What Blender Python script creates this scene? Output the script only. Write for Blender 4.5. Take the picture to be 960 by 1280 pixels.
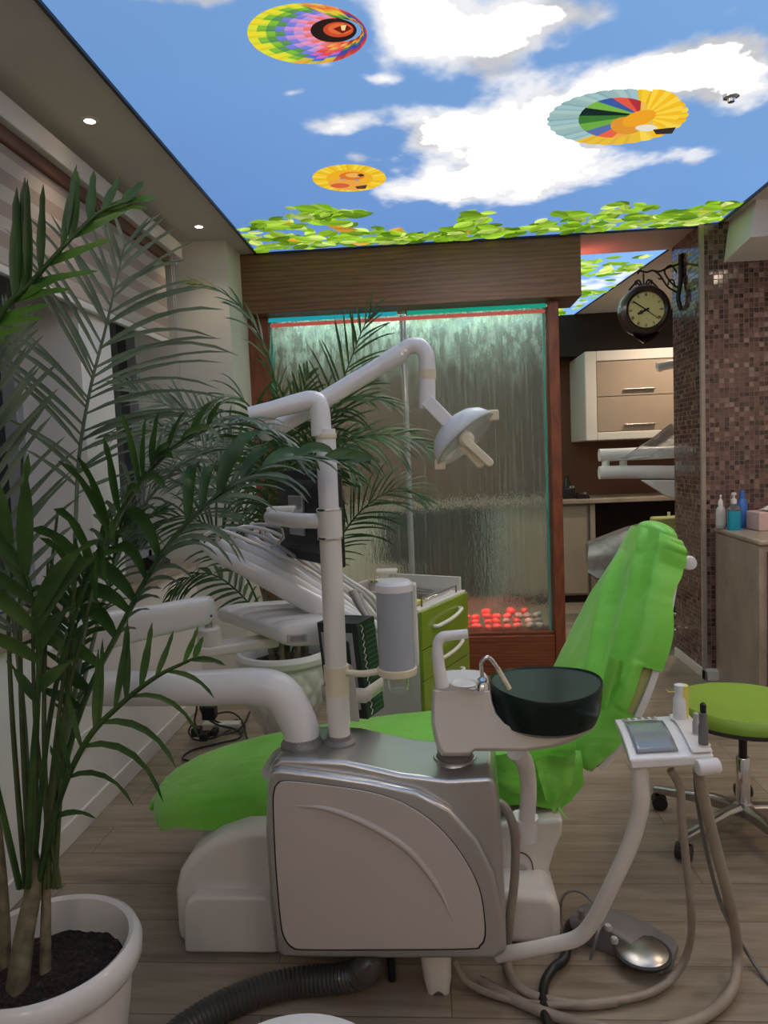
import bpy, math, random
import numpy as np
from mathutils import Vector, Matrix, noise as mnoise
SC = bpy.context.scene
for _o in list(bpy.data.objects): bpy.data.objects.remove(_o)
COL = SC.collection
PI = math.pi
# ------------------------------------------------------------------ camera
F = 900.0                                   # focal length in pixels of the 960x1280 frame
CAM = Vector((0, 0, 1.4))
_Y = Vector((60 / F, 68 / F, -1)).normalized()
_Z = Vector((1, .0407, 0)).cross(_Y).normalized()
_X = _Y.cross(_Z).normalized()
ROT = Matrix((_X, _Y, _Z))
cd = bpy.data.cameras.new('camera'); cam = bpy.data.objects.new('camera', cd); COL.objects.link(cam)
cd.sensor_fit = 'VERTICAL'; cd.sensor_height = 36.0; cd.lens = 36.0 * F / 1280
cd.clip_start = .02
cam.matrix_world = Matrix.Translation(CAM) @ ROT.to_4x4()
SC.camera = cam
# ------------------------------------------------------------------ light and exposure
w = bpy.data.worlds.new('world'); SC.world = w; w.use_nodes = True
w.node_tree.nodes['Background'].inputs[0].default_value = (.50, .55, .65, 1)
w.node_tree.nodes['Background'].inputs[1].default_value = .02
SC.view_settings.view_transform = 'Standard'
SC.view_settings.look = 'None'
SC.view_settings.gamma = 1
SC.view_settings.use_curve_mapping = False
EXPO = .85
SC.view_settings.exposure = EXPO
PANEL_POWER = 1.0
DOWNLIGHT_W = 10      # small warm ceiling spots, each
FILL_LAMP_W = 8        # fill lamps added out of view behind the camera
SC.cycles.use_denoising = True
SC.cycles.max_bounces = 10
SC.cycles.transparent_max_bounces = 16
SC.cycles.sample_clamp_indirect = 4.0

# ------------------------------------------------------------------ helpers
def ray(px, py):
    return ROT @ Vector(((px - 480) / F, (640 - py) / F, -1))
def P(px, py, Y=None, X=None, Z=None):
    d = ray(px, py)
    t = (Y - CAM.y) / d.y if Y is not None else (X - CAM.x) / d.x if X is not None else (Z - CAM.z) / d.z
    return CAM + d * t
def PP(px, py, pt, nrm):
    d = ray(px, py)
    return CAM + d * ((pt - CAM).dot(nrm) / d.dot(nrm))

def tag(o, label=None, cat=None, group=None, kind=None):
    if label: o['label'] = label
    if cat: o['category'] = cat
    if group: o['group'] = group
    if kind: o['kind'] = kind
    return o
def thing(name, label, cat, loc=(0, 0, 0), group=None):
    o = bpy.data.objects.new(name, None); COL.objects.link(o); o.location = loc
    o.empty_display_size = .05
    return tag(o, label, cat, group)
def children(o): return [c for c in bpy.data.objects if c.parent == o]
def copy_tree(o, parent=None):
    c = o.copy(); COL.objects.link(c)
    if parent: c.parent = parent
    for ch in children(o): copy_tree(ch, c)
    return c

def cat_curve(pts, n=8):
    pts = [Vector(p) for p in pts]
    if len(pts) < 3: 
        return [pts[0].lerp(pts[-1], i / n) for i in range(n + 1)]
    q = [pts[0] * 2 - pts[1]] + pts + [pts[-1] * 2 - pts[-2]]
    out = []
    for i in range(1, len(q) - 2):
        p0, p1, p2, p3 = q[i - 1:i + 3]
        for k in range(n):
            t = k / n
            out.append(.5 * ((2 * p1) + (p2 - p0) * t + (2 * p0 - 5 * p1 + 4 * p2 - p3) * t * t + (3 * p1 - p0 - 3 * p2 + p3) * t ** 3))
    out.append(pts[-1]); return out
def lerp_list(vals, t):
    x = t * (len(vals) - 1); i = min(int(x), len(vals) - 2); return vals[i] + (vals[i + 1] - vals[i]) * (x - i)

class MB:
    def __init__(s): s.v = []; s.f = []; s.m = []
    def add(s, vs, fs, mi=0):
        b = len(s.v); s.v.extend([tuple(v) for v in vs]); s.f.extend([tuple(b + i for i in f) for f in fs]); s.m.extend([mi] * len(fs)); return s
    def box(s, lo, hi, mi=0, M=None):
        x0, y0, z0 = lo; x1, y1, z1 = hi
        vs = [Vector(p) for p in ((x0,y0,z0),(x1,y0,z0),(x1,y1,z0),(x0,y1,z0),(x0,y0,z1),(x1,y0,z1),(x1,y1,z1),(x0,y1,z1))]
        if M is not None: vs = [M @ v for v in vs]
        return s.add(vs, [(3,2,1,0),(4,5,6,7),(0,1,5,4),(1,2,6,5),(2,3,7,6),(3,0,4,7)], mi)
    def tube(s, pts, r, n=14, mi=0, sm=6, caps=True, sq=None):
        """round bar along pts; r a number or list; sq=(a,b) flattens the section"""
        if sm: path = cat_curve(pts, sm)
        else: path = [Vector(p) for p in pts]
        rs = [r] * len(path) if not isinstance(r, (list, tuple)) else [lerp_list(list(r), i / (len(path) - 1)) for i in range(len(path))]
        rings = []; N = None
        for i, p in enumerate(path):
            T = (path[min(i + 1, len(path) - 1)] - path[max(i - 1, 0)]).normalized()
            if N is None:
                N = T.cross(Vector((0, 0, 1)) if abs(T.z) < .9 else Vector((0, 1, 0))).normalized()
            else: N = (N - T * N.dot(T)).normalized()
            B = T.cross(N)
            a, b = sq or (1, 1)
            rings.append([p + (N * math.cos(2 * PI * k / n) * a + B * math.sin(2 * PI * k / n) * b) * rs[i] for k in range(n)])
        return s.loft(rings, caps, mi)
    def loft(s, rings, caps=True, mi=0, closed=True):
        n = len(rings[0]); vs = [p for r_ in rings for p in r_]; fs = []
        for i in range(len(rings) - 1):
            for k in range(n if closed else n - 1):
                a = i * n + k; b = i * n + (k + 1) % n
                fs.append((a, b, b + n, a + n))
        if caps:
            fs.append(tuple(range(n - 1, -1, -1))); fs.append(tuple((len(rings) - 1) * n + k for k in range(n)))
        return s.add(vs, fs, mi)
    def lathe(s, prof, c=(0, 0, 0), n=32, mi=0, M=None, caps=True, sx=1, sy=1):
        c = Vector(c); rings = []
        for r, z in prof:
            ring = [Vector((r * sx * math.cos(2 * PI * k / n), r * sy * math.sin(2 * PI * k / n), z)) for k in range(n)]
            if M is not None: ring = [M @ v for v in ring]
            rings.append([c + v for v in ring])
        return s.loft(rings, caps, mi)
    def prism(s, front, off, mi=0):
        """closed outline (3D points) extruded by vector off"""
        off = Vector(off); f = [Vector(p) for p in front]
        return s.loft([f, [p + off for p in f]], True, mi)
    def grid(s, fn, nu, nv, mi=0, flip=False):
        vs = [fn(i / nu, j / nv) for i in range(nu + 1) for j in range(nv + 1)]; fs = []
        for i in range(nu):
            for j in range(nv):
                a = i * (nv + 1) + j; q = (a, a + nv + 1, a + nv + 2, a + 1)
                fs.append(q[::-1] if flip else q)
        return s.add(vs, fs, mi)
    def build(s, name, mats, parent=None, bevel=0, seg=3, sub=0, smooth=True, solid=0, angle=35, fix=True):
        me = bpy.data.meshes.new(name); me.from_pydata(s.v, [], s.f)
        mats = mats if isinstance(mats, (list, tuple)) else [mats]
        for m in mats: me.materials.append(m)
        if any(s.m): me.polygons.foreach_set('material_index', s.m)
        if fix and len(s.f) < 60000:
            import bmesh
            bm = bmesh.new(); bm.from_mesh(me); bmesh.ops.recalc_face_normals(bm, faces=bm.faces); bm.to_mesh(me); bm.free()
        o = bpy.data.objects.new(name, me); COL.objects.link(o)
        if smooth:
            me.polygons.foreach_set('use_smooth', [True] * len(me.polygons))
            try: me.set_sharp_from_angle(angle=math.radians(angle))
            except Exception: pass
        if solid:
            md = o.modifiers.new('solid', 'SOLIDIFY'); md.thickness = solid; md.offset = 0
        if bevel:
            md = o.modifiers.new('bevel', 'BEVEL'); md.width = bevel; md.segments = seg; md.limit_method = 'ANGLE'; md.angle_limit = math.radians(40)
            md.harden_normals = False
            me.polygons.foreach_set('use_smooth', [True] * len(me.polygons))
            w_ = o.modifiers.new('wn', 'WEIGHTED_NORMAL'); w_.keep_sharp = False
        if sub:
            md = o.modifiers.new('sub', 'SUBSURF'); md.levels = sub; md.render_levels = sub
        if parent is not None:
            o.parent = parent
            if parent.type == 'EMPTY': o.matrix_parent_inverse = Matrix.Translation(parent.location).inverted()
        return o
def struct(mb, name, mats, **k):
    o = mb.build(name, mats, **k); o['kind'] = 'structure'; return o

# ------------------------------------------------------------------ materials
def s2l(c): return tuple(((x / 255) / 12.92 if x / 255 <= .04045 else ((x / 255 + .055) / 1.055) ** 2.4) for x in c)
def nmat(name):
    m = bpy.data.materials.new(name); m.use_nodes = True; nt = m.node_tree
    b = nt.nodes['Principled BSDF']; return m, nt, b
def mix_color(nt, fac, a, b, btype='MIX'):
    mx = nt.nodes.new('ShaderNodeMix'); mx.data_type = 'RGBA'; mx.blend_type = btype
    for k, v in ((0, fac), (6, a), (7, b)):
        if hasattr(v, 'is_output') or isinstance(v, bpy.types.NodeSocket): nt.links.new(v, mx.inputs[k])
        else: mx.inputs[k].default_value = v if k == 0 else (*v[:3], 1)
    return mx.outputs[2]
def coords(nt, scale=(1, 1, 1), rot=(0, 0, 0)):
    tc = nt.nodes.new('ShaderNodeTexCoord'); mp = nt.nodes.new('ShaderNodeMapping')
    mp.inputs['Scale'].default_value = scale; mp.inputs['Rotation'].default_value = rot
    nt.links.new(tc.outputs['Object'], mp.inputs[0]); return mp.outputs[0]
def noise(nt, vec, scale, detail=3, rough=.5):
    n = nt.nodes.new('ShaderNodeTexNoise'); n.inputs['Scale'].default_value = scale; n.inputs['Detail'].default_value = detail
    n.inputs['Roughness'].default_value = rough; nt.links.new(vec, n.inputs['Vector']); return n.outputs[0]
def ramp(nt, fac, stops):
    r = nt.nodes.new('ShaderNodeValToRGB'); e = r.color_ramp.elements
    while len(e) < len(stops): e.new(.5)
    for k, (p, c) in enumerate(stops): e[k].position = p; e[k].color = (*c[:3], 1) if len(c) >= 3 else (c[0],) * 3 + (1,)
    nt.links.new(fac, r.inputs[0]); return r.outputs[0]
def math_n(nt, op, a, b=None):
    n = nt.nodes.new('ShaderNodeMath'); n.operation = op
    for k, v in ((0, a), (1, b)):
        if v is None: continue
        if isinstance(v, bpy.types.NodeSocket): nt.links.new(v, n.inputs[k])
        else: n.inputs[k].default_value = v
    return n.outputs[0]
def bump(nt, b, h, strength=.2, dist=.01):
    n = nt.nodes.new('ShaderNodeBump'); n.inputs['Strength'].default_value = strength; n.inputs['Distance'].default_value = dist
    nt.links.new(h, n.inputs['Height']); nt.links.new(n.outputs[0], b.inputs['Normal']); return n
def pm(name, col, rough=.5, metal=0, var=.06, vscale=6, bmp=0, bscale=60, coat=0, trans=0, ior=1.45, alpha=1, emit=0, stretch=(1, 1, 1), spec=.5):
    m, nt, b = nmat(name)
    v = coords(nt, stretch); n = noise(nt, v, vscale)
    dk = tuple(c * (1 - var) for c in col); lt = tuple(min(1, c * (1 + var)) for c in col)
    c = ramp(nt, n, [(.3, dk), (.7, lt)]); nt.links.new(c, b.inputs['Base Color'])
    b.inputs['Roughness'].default_value = rough; b.inputs['Metallic'].default_value = metal
    b.inputs['Coat Weight'].default_value = coat; b.inputs['Coat Roughness'].default_value = .08
    b.inputs['Transmission Weight'].default_value = trans; b.inputs['IOR'].default_value = ior; b.inputs['Alpha'].default_value = alpha
    b.inputs['Specular IOR Level'].default_value = spec
    if emit: nt.links.new(c, b.inputs['Emission Color']); b.inputs['Emission Strength'].default_value = emit
    if bmp: bump(nt, b, noise(nt, v, bscale), bmp, .005)
    return m
M = {}
M['wall'] = pm('wall_paint', (.74, .71, .67), .7, var=.02, bmp=.1, bscale=90)
M['wallg'] = pm('wall_paint_greenish', (.62, .61, .53), .7, var=.02)
M['ceil'] = pm('ceiling_paint', (.60, .56, .52), .8, var=.02)
M['white'] = pm('white_plastic', (.74, .72, .70), .28, var=.015, coat=.3)
M['white2'] = pm('ivory_white_plastic', (.72, .68, .62), .33, var=.02, coat=.2)
M['ivory'] = pm('aged_ivory_plastic', (.70, .62, .44), .4, var=.03)
M['blindw'] = pm('white_trim', (.66, .63, .58), .5, var=.02)
M['silver'] = pm('silver_paint', (.56, .55, .54), .30, .88, var=.05, vscale=3, coat=.3)
M['panelw'] = pm('door_panel_cream', (.50, .44, .39), .3, var=.01, coat=.3)
M['chrome'] = pm('chrome', (.75, .75, .76), .1, 1, var=.02)
M['steel'] = pm('brushed_steel', (.45, .43, .40), .3, 1, var=.1, vscale=20)
M['black'] = pm('black_plastic', (.012, .012, .013), .35, var=.1)
M['rubber'] = pm('dark_rubber', (.03, .028, .026), .6, var=.2)
M['greyp'] = pm('grey_plastic', (.16, .15, .145), .4, var=.05)
M['collar'] = pm('collar_grey', (.22, .20, .19), .4, .2, var=.05)
M['hose'] = pm('hose_taupe', (.30, .25, .20), .42, var=.1, vscale=20)
M['hosel'] = pm('hose_light_grey', (.42, .40, .38), .45, var=.05)
M['hosed'] = pm('corrugated_hose_dark', (.055, .048, .042), .35, var=.15, coat=.2)
M['gstool'] = pm('stool_green_vinyl', (.24, .40, .045), .36, var=.05, vscale=4, bmp=.05, bscale=150)
M['gcab'] = pm('lime_gloss_laminate', (.225, .31, .02), .25, var=.04, coat=.4)
M['cabw'] = pm('cabinet_white_laminate', (.60, .57, .51), .35, var=.02)
M['pot'] = pm('white_glazed_pot', (.66, .63, .59), .3, var=.03, coat=.3)
M['bowl'] = pm('dark_green_glass', (.003, .014, .010), .3, var=.2, coat=.12, spec=.3)
M['bowlin'] = pm('dark_green_glass_lit', (.016, .12, .030), .5, var=.2, coat=0, spec=.06)  # same glass, its lit inside put into a brighter green
M['smoke'] = pm('smoky_clear_plastic', (.34, .36, .39), .22, var=.03, coat=.3)
M['clear'] = pm('clear_plastic', (.85, .88, .86), .06, trans=.9, ior=1.3, var=.01)
M['film'] = pm('plastic_film', (.7, .72, .7), .2, trans=.55, ior=1.15, var=.15, vscale=15, bmp=.8, bscale=35)
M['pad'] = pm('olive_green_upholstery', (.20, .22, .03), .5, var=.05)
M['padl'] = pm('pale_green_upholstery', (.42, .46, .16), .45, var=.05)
M['brown'] = pm('brown_wall_panel', s2l((98, 62, 42)), .55, var=.1, vscale=2)
M['beigecab'] = pm('beige_cabinet_door', (.36, .29, .225), .4, var=.04)
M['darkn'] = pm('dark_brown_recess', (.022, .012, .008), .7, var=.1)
M['iron'] = pm('black_wrought_iron', (.012, .010, .010), .4, .3, var=.2)
M['winglass'] = pm('night_window_glass', (.010, .012, .014), .05, var=.1, coat=.5)
M['winframe'] = pm('grey_window_frame', (.30, .31, .33), .4, var=.03)
M['screen'] = pm('grey_lcd_screen', (.23, .25, .26), .12, var=.06, coat=.5)
M['cardg'] = pm('glove_box_card_dark', (.012, .022, .018), .45, var=.2)
M['cardw'] = pm('glove_box_card_grey', (.35, .33, .34), .45, var=.05)
M['cardgr'] = pm('glove_box_card_green', (.05, .22, .09), .45, var=.2)
M['blueliq'] = pm('blue_mouthwash', (.01, .33, .50), .1, var=.05, trans=.2)
M['bluecap'] = pm('blue_plastic', (.05, .16, .50), .3, var=.05)
M['soapw'] = pm('milky_bottle', (.48, .48, .46), .25, var=.05)
M['bluel'] = pm('pale_blue_reflection', (.60, .74, .76), .4, var=.08, vscale=3)  # a reflected pale blue put into a plain colour
M['wood_stick'] = pm('pale_wood_sticks', (.62, .50, .33), .5, var=.1)
M['yellow'] = pm('yellow_paper', (.65, .58, .12), .6, var=.05)

def wood(name, a, b, c, scale=(1, 1, 1), gs=2.2, rough=.45):
    m, nt, bs = nmat(name)
    v = coords(nt, scale)
    wv = nt.nodes.new('ShaderNodeTexWave'); wv.inputs['Scale'].default_value = gs; wv.inputs['Distortion'].default_value = 9
    wv.inputs['Detail'].default_value = 4; wv.inputs['Detail Scale'].default_value = 1.3; wv.bands_direction = 'Z'
    nt.links.new(v, wv.inputs['Vector'])
    n = noise(nt, v, 14, 5, .65)
    f = math_n(nt, 'ADD', math_n(nt, 'MULTIPLY', wv.outputs[1], .28), math_n(nt, 'MULTIPLY', n, .75))
    col = ramp(nt, f, [(.2, a), (.5, b), (.85, c)])
    nt.links.new(col, bs.inputs['Base Color']); bs.inputs['Roughness'].default_value = rough
    bump(nt, bs, f, .12, .004); return m
M['woodh'] = wood('brown_oak_horizontal', s2l((78, 50, 30)), s2l((110, 74, 46)), s2l((132, 92, 60)), (.55, 1, 7), 1.6)
M['woodv'] = wood('red_brown_wood_vertical', s2l((92, 42, 22)), s2l((122, 62, 34)), s2l((136, 76, 46)), (9, 9, .8), 1.6)
M['woodb'] = wood('fountain_base_wood', s2l((84, 40, 18)), s2l((120, 62, 32)), s2l((138, 80, 46)), (.6, 1, 8), 2.0)

def floor_mat():
    m, nt, b = nmat('laminate_planks')
    v = coords(nt)
    br = nt.nodes.new('ShaderNodeTexBrick'); nt.links.new(v, br.inputs['Vector'])
    br.inputs['Scale'].default_value = 1; br.inputs['Brick Width'].default_value = 1.3; br.inputs['Row Height'].default_value = .19
    br.inputs['Mortar Size'].default_value = .0016; br.offset = .37
    br.inputs['Color1'].default_value = (.25, .25, .25, 1); br.inputs['Color2'].default_value = (.75, .75, .75, 1)
    br.inputs['Mortar'].default_value = (.5, .5, .5, 1)
    # grain runs with the planks, along X
    add = nt.nodes.new('ShaderNodeVectorMath'); add.operation = 'ADD'
    vs = coords(nt, (1.4, 14, 1)); nt.links.new(vs, add.inputs[0]); nt.links.new(br.outputs['Color'], add.inputs[1])
    sc = nt.nodes.new('ShaderNodeVectorMath'); sc.operation = 'MULTIPLY'; sc.inputs[1].default_value = (1, 1, 9)
    nt.links.new(add.outputs[0], sc.inputs[0])
    g = noise(nt, sc.outputs[0], 2.2, 7, .68)
    g2 = noise(nt, sc.outputs[0], .6, 3, .5)
    f = math_n(nt, 'ADD', math_n(nt, 'MULTIPLY', g, .65), math_n(nt, 'MULTIPLY', g2, .35))
    col = ramp(nt, f, [(.32, (.15, .112, .076)), (.46, (.25, .20, .145)), (.56, (.305, .25, .19)), (.68, (.37, .31, .24))])
    tint = ramp(nt, br.outputs['Color'], [(.25, (.90, .88, .86)), (.75, (1.06, 1.05, 1.04))])
    c2 = mix_color(nt, 1.0, col, tint, 'MULTIPLY')
    c3 = mix_color(nt, br.outputs['Fac'], c2, (.10, .08, .06))
    nt.links.new(c3, b.inputs['Base Color']); b.inputs['Roughness'].default_value = .38
    bump(nt, b, f, .06, .003); return m
M['floor'] = floor_mat()

def mosaic_mat():
    m, nt, b = nmat('brown_glass_mosaic')
    tc = nt.nodes.new('ShaderNodeTexCoord'); geo = nt.nodes.new('ShaderNodeNewGeometry')
    sx = nt.nodes.new('ShaderNodeSeparateXYZ'); nt.links.new(tc.outputs['Object'], sx.inputs[0])
    h = math_n(nt, 'ADD', sx.outputs[0], sx.outputs[1])      # along either face
    T = .0285
    u = math_n(nt, 'DIVIDE', h, T); v = math_n(nt, 'DIVIDE', sx.outputs[2], T)
    fu = math_n(nt, 'FRACT', u); fv = math_n(nt, 'FRACT', v)
    iu = math_n(nt, 'FLOOR', u); iv = math_n(nt, 'FLOOR', v)
    cb = nt.nodes.new('ShaderNodeCombineXYZ'); nt.links.new(iu, cb.inputs[0]); nt.links.new(iv, cb.inputs[1])
    wn = nt.nodes.new('ShaderNodeTexWhiteNoise'); wn.noise_dimensions = '3D'; nt.links.new(cb.outputs[0], wn.inputs[0])
    du = math_n(nt, 'ABSOLUTE', math_n(nt, 'SUBTRACT', fu, .5)); dv = math_n(nt, 'ABSOLUTE', math_n(nt, 'SUBTRACT', fv, .5))
    mx = math_n(nt, 'MAXIMUM', du, dv)
    grout = math_n(nt, 'GREATER_THAN', mx, .43)
    col = ramp(nt, wn.outputs[0], [(0, (.012, .006, .005)), (.22, (.03, .012, .010)), (.3, (.085, .04, .032)), (.55, (.13, .065, .05)), (.8, (.18, .095, .075)), (.97, (.33, .22, .18))])
    col.node.color_ramp.interpolation = 'LINEAR'
    sw = noise(nt, tc.outputs['Object'], 55, 3)
    col2 = mix_color(nt, .30, col, ramp(nt, sw, [(.35, (.03, .014, .011)), (.65, (.22, .12, .095))]), 'MIX')
    c3 = mix_color(nt, grout, col2, (.17, .12, .095))
    nt.links.new(c3, b.inputs['Base Color'])
    rg = nt.nodes.new('ShaderNodeMapRange'); nt.links.new(grout, rg.inputs[0]); rg.inputs[3].default_value = .12; rg.inputs[4].default_value = .8
    nt.links.new(rg.outputs[0], b.inputs['Roughness'])
    b.inputs['Specular IOR Level'].default_value = .6
    # every tile leans its own way
    hh = math_n(nt, 'MULTIPLY', math_n(nt, 'SUBTRACT', wn.outputs[0], .5), math_n(nt, 'ADD', math_n(nt, 'MULTIPLY', fu, 1.0), math_n(nt, 'MULTIPLY', fv, .7)))
    hh = math_n(nt, 'SUBTRACT', hh, math_n(nt, 'MULTIPLY', grout, 1.2))
    bump(nt, b, hh, .7, .0025)
    return m
M['mosaic'] = mosaic_mat()

def cloth_mat():
    m, nt, b = nmat('green_nonwoven_cover')
    v = coords(nt)
    n = noise(nt, v, 3.5, 4, .6)
    col = ramp(nt, n, [(.3, (.13, .50, .03)), (.55, (.20, .60, .06)), (.75, (.30, .66, .12))])
    nt.links.new(col, b.inputs['Base Color']); b.inputs['Roughness'].default_value = .42
    b.inputs['Sheen Weight'].default_value = .2
    ms = nt.nodes.new('ShaderNodeTexNoise'); ms.inputs['Scale'].default_value = 5; ms.inputs['Detail'].default_value = 5
    ms.inputs['Distortion'].default_value = 1.6; nt.links.new(v, ms.inputs['Vector'])
    bump(nt, b, ms.outputs[0], .45, .012)
    return m
M['cover'] = cloth_mat()

def leaf_mat(name, a, b_, c, rough=.4):
    m, nt, b = nmat(name)
    v = coords(nt); n = noise(nt, v, 9, 3)
    col = ramp(nt, n, [(.3, a), (.55, b_), (.78, c)])
    nt.links.new(col, b.inputs['Base Color']); b.inputs['Roughness'].default_value = rough
    out = nt.nodes['Material Output']; tr = nt.nodes.new('ShaderNodeBsdfTranslucent'); nt.links.new(col, tr.inputs[0])
    mx = nt.nodes.new('ShaderNodeMixShader'); mx.inputs[0].default_value = .22
    nt.links.new(b.outputs[0], mx.inputs[1]); nt.links.new(tr.outputs[0], mx.inputs[2]); nt.links.new(mx.outputs[0], out.inputs[0])
    return m
M['leaf'] = leaf_mat('palm_leaf_dark', (.018, .05, .010), (.04, .10, .018), (.09, .16, .03))
M['leafg'] = leaf_mat('palm_leaf_greyish', (.075, .11, .065), (.13, .18, .11), (.20, .25, .16), .35)
M['leafb'] = leaf_mat('palm_leaf_bright', (.03, .10, .01), (.08, .20, .02), (.20, .26, .03))
M['stem'] = pm('palm_stem_green', (.055, .075, .02), .5, var=.4, vscale=12)
M['trunk'] = pm('palm_trunk', (.14, .115, .065), .7, var=.5, vscale=30, bmp=.5, bscale=60)
def soil_mat():
    m, nt, b = nmat('potting_soil'); v = coords(nt)
    n = noise(nt, v, 70, 6, .75); vo = nt.nodes.new('ShaderNodeTexVoronoi'); vo.inputs['Scale'].default_value = 120; nt.links.new(v, vo.inputs[0])
    col = ramp(nt, n, [(.35, (.010, .005, .004)), (.55, (.035, .018, .013)), (.68, (.12, .065, .05))])
    nt.links.new(col, b.inputs['Base Color']); b.inputs['Roughness'].default_value = .9
    bump(nt, b, math_n(nt, 'ADD', n, vo.outputs[0]), 1, .012); return m
M['soil'] = soil_mat()
def stone_mat():
    m, nt, b = nmat('beige_marble_laminate'); v = coords(nt, (1, 1, .6))
    n = noise(nt, v, 5, 7, .7)
    col = ramp(nt, n, [(.3, (.24, .185, .14)), (.5, (.34, .275, .215)), (.7, (.43, .36, .29))])
    nt.links.new(col, b.inputs['Base Color']); b.inputs['Roughness'].default_value = .35; return m
M['stone'] = stone_mat()
def emis(name, col, s):
    m, nt, b = nmat(name); b.inputs['Base Color'].default_value = (0, 0, 0, 1)
    b.inputs['Emission Color'].default_value = (*col, 1); b.inputs['Emission Strength'].default_value = s
    v = coords(nt); c = ramp(nt, noise(nt, v, 3), [(.3, tuple(x * .92 for x in col)), (.7, col)]); nt.links.new(c, b.inputs['Emission Color'])
    return m
def print_mat(name, s):
    m, nt, b = nmat(name)
    a = nt.nodes.new('ShaderNodeAttribute'); a.attribute_name = 'print'; a.attribute_type = 'GEOMETRY'
    v = coords(nt); g = ramp(nt, noise(nt, v, 1.2, 2), [(.3, (.96, .96, .96)), (.7, (1, 1, 1))])
    c = mix_color(nt, 1.0, a.outputs['Color'], g, 'MULTIPLY')
    b.inputs['Base Color'].default_value = (0, 0, 0, 1); b.inputs['Roughness'].default_value = .5
    b.inputs['Specular IOR Level'].default_value = .1
    nt.links.new(c, b.inputs['Emission Color']); b.inputs['Emission Strength'].default_value = s
    return m
# ================================================================== the room
H = 2.69
XL, XR = -1.42, 2.75           # left and right walls
YB, YF, YZ = -1.6, 4.45, 7.3   # wall behind the camera, front of the water wall, back wall of the second room
XG = -1.69                     # glass plane of the deep window niche
PL, PR = -1.02, 1.70           # edges of the printed light ceiling
bx = lambda lo, hi: MB().box(lo, hi)
struct(bx((-2.0, YB - .1, -.1), (XR + .1, YZ + .1, 0)), 'floor', M['floor'])
# ceiling around the two printed panels
cl = MB()
cl.box((-2.0, YB - .1, H), (PL, YF, H + .14)); cl.box((PR, YB - .1, H), (XR + .1, YF, H + .14))
cl.box((PL, YB - .1, H), (PR, -.9, H + .14))
cl.box((-2.0, YF, H), (XR + .1, 4.93, H + .14))
cl.box((-2.0, 4.93, H), (-1.2, YZ + .1, H + .14))
p2 = [(1.585, 4.93), (XR + .1, 4.93), (XR + .1, YZ + .1), (1.36, YZ + .1)]
cl.prism([(x, y, H) for x, y in p2], (0, 0, .14))
struct(cl, 'ceiling', M['ceil'])
struct(MB().box((PL, -.9, H + .05), (PR, YF, H + .12)).box((-1.2, 4.93, H + .05), (1.9, YZ, H + .12)), 'ceiling_void', M['wall'])
tr = MB()
tr.box((PL - .012, -.9, H - .012), (PL, YF, H + .03)); tr.box((PR, -.9, H - .012), (PR + .012, YF, H + .03)); tr.box((PL, YF - .012, H - .012), (PR, YF, H + .03))
struct(tr, 'trim_1', M['black'])
# left wall: low wall, the niche with two windows, pier between them
struct(MB().box((-2.0, YB, 0), (XL, 4.15, .83)), 'wall_left', M['wall'])
struct(MB().box((-2.0, YB, 2.56), (XL, 4.15, H)), 'wall_left_upper', M['wall'])
struct(MB().box((-2.0, 2.90, .83), (XL, 3.19, 2.56)), 'wall_left_pier', M['wall'])
struct(MB().box((-2.0, YB, .83), (XG - .06, 2.90, 2.56)).box((-2.0, 3.19, .83), (XG - .06, 4.15, 2.56)), 'wall_left_outer', M['wall'])
struct(MB().box((-2.0, 4.15, 0), (-1.13, 4.55, H)), 'wall_back_left', M['wallg'])
for i, (a, b_) in enumerate(((.4, 2.90), (3.19, 4.15))):
    o = struct(MB().box((XG - .055, a, .90), (XG - .045, b_, 2.56)), 'window_%d' % (i + 1), M['winglass'])
    fr = MB()
    fr.box((XG - .05, a, .87), (XG + .01, b_, .93)); fr.box((XG - .05, a, 2.5), (XG + .01, b_, 2.56))
    fr.box((XG - .05, b_ - .05, .87), (XG + .01, b_, 2.56)); fr.box((XG - .05, a, .87), (XG + .01, a + .05, 2.56))
    if i == 1: fr.box((XG - .05, 3.60, .9), (XG + .015, 3.66, 2.56))
    fr.build('window_frame', M['winframe'], o, bevel=.004)
struct(MB().box((XG, 3.19, .83), (XL + .03, 4.15, .865)), 'trim_2', M['stone'], bevel=.006)
struct(MB().box((XG, YB, .83), (XL + .03, 2.90, .865)), 'trim_3', M['stone'], bevel=.006)
struct(MB().box((XL, YB, 0), (XL + .014, 4.15, .085)), 'baseboard_left', M['blindw'], bevel=.003)
struct(MB().box((XL, 4.136, 0), (-1.16, 4.15, .085)), 'baseboard_back_left', M['cabw'], bevel=.003)
struct(MB().box((-2.1, YB - .1, 0), (XR + .1, YB, H)), 'wall_rear', M['wall'])
struct(MB().box((XR, YB, 0), (XR + .1, YZ, H)), 'wall_right', M['wall'])
struct(MB().box((-2.0, YZ, 0), (XR + .1, YZ + .1, H)), 'wall_back', M['brown'])
struct(MB().box((-2.1, 4.55, 0), (-1.9, YZ, H)), 'wall_far_left', M['wallg'])
# mosaic pillar between the two rooms
struct(MB().box((1.60, 4.40, .0), (XR, 4.90, H)), 'wall_mosaic', M['mosaic'])
struct(MB().box((1.592, 4.392, 0), (1.618, 4.418, H)), 'trim_4', M['hose'], bevel=.003)
struct(MB().box((1.586, 4.34, 0), (1.60, 4.90, .06)).box((1.586, 4.34, 0), (1.70, 4.40, .06)), 'baseboard_mosaic', M['cabw'], bevel=.004)
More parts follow.
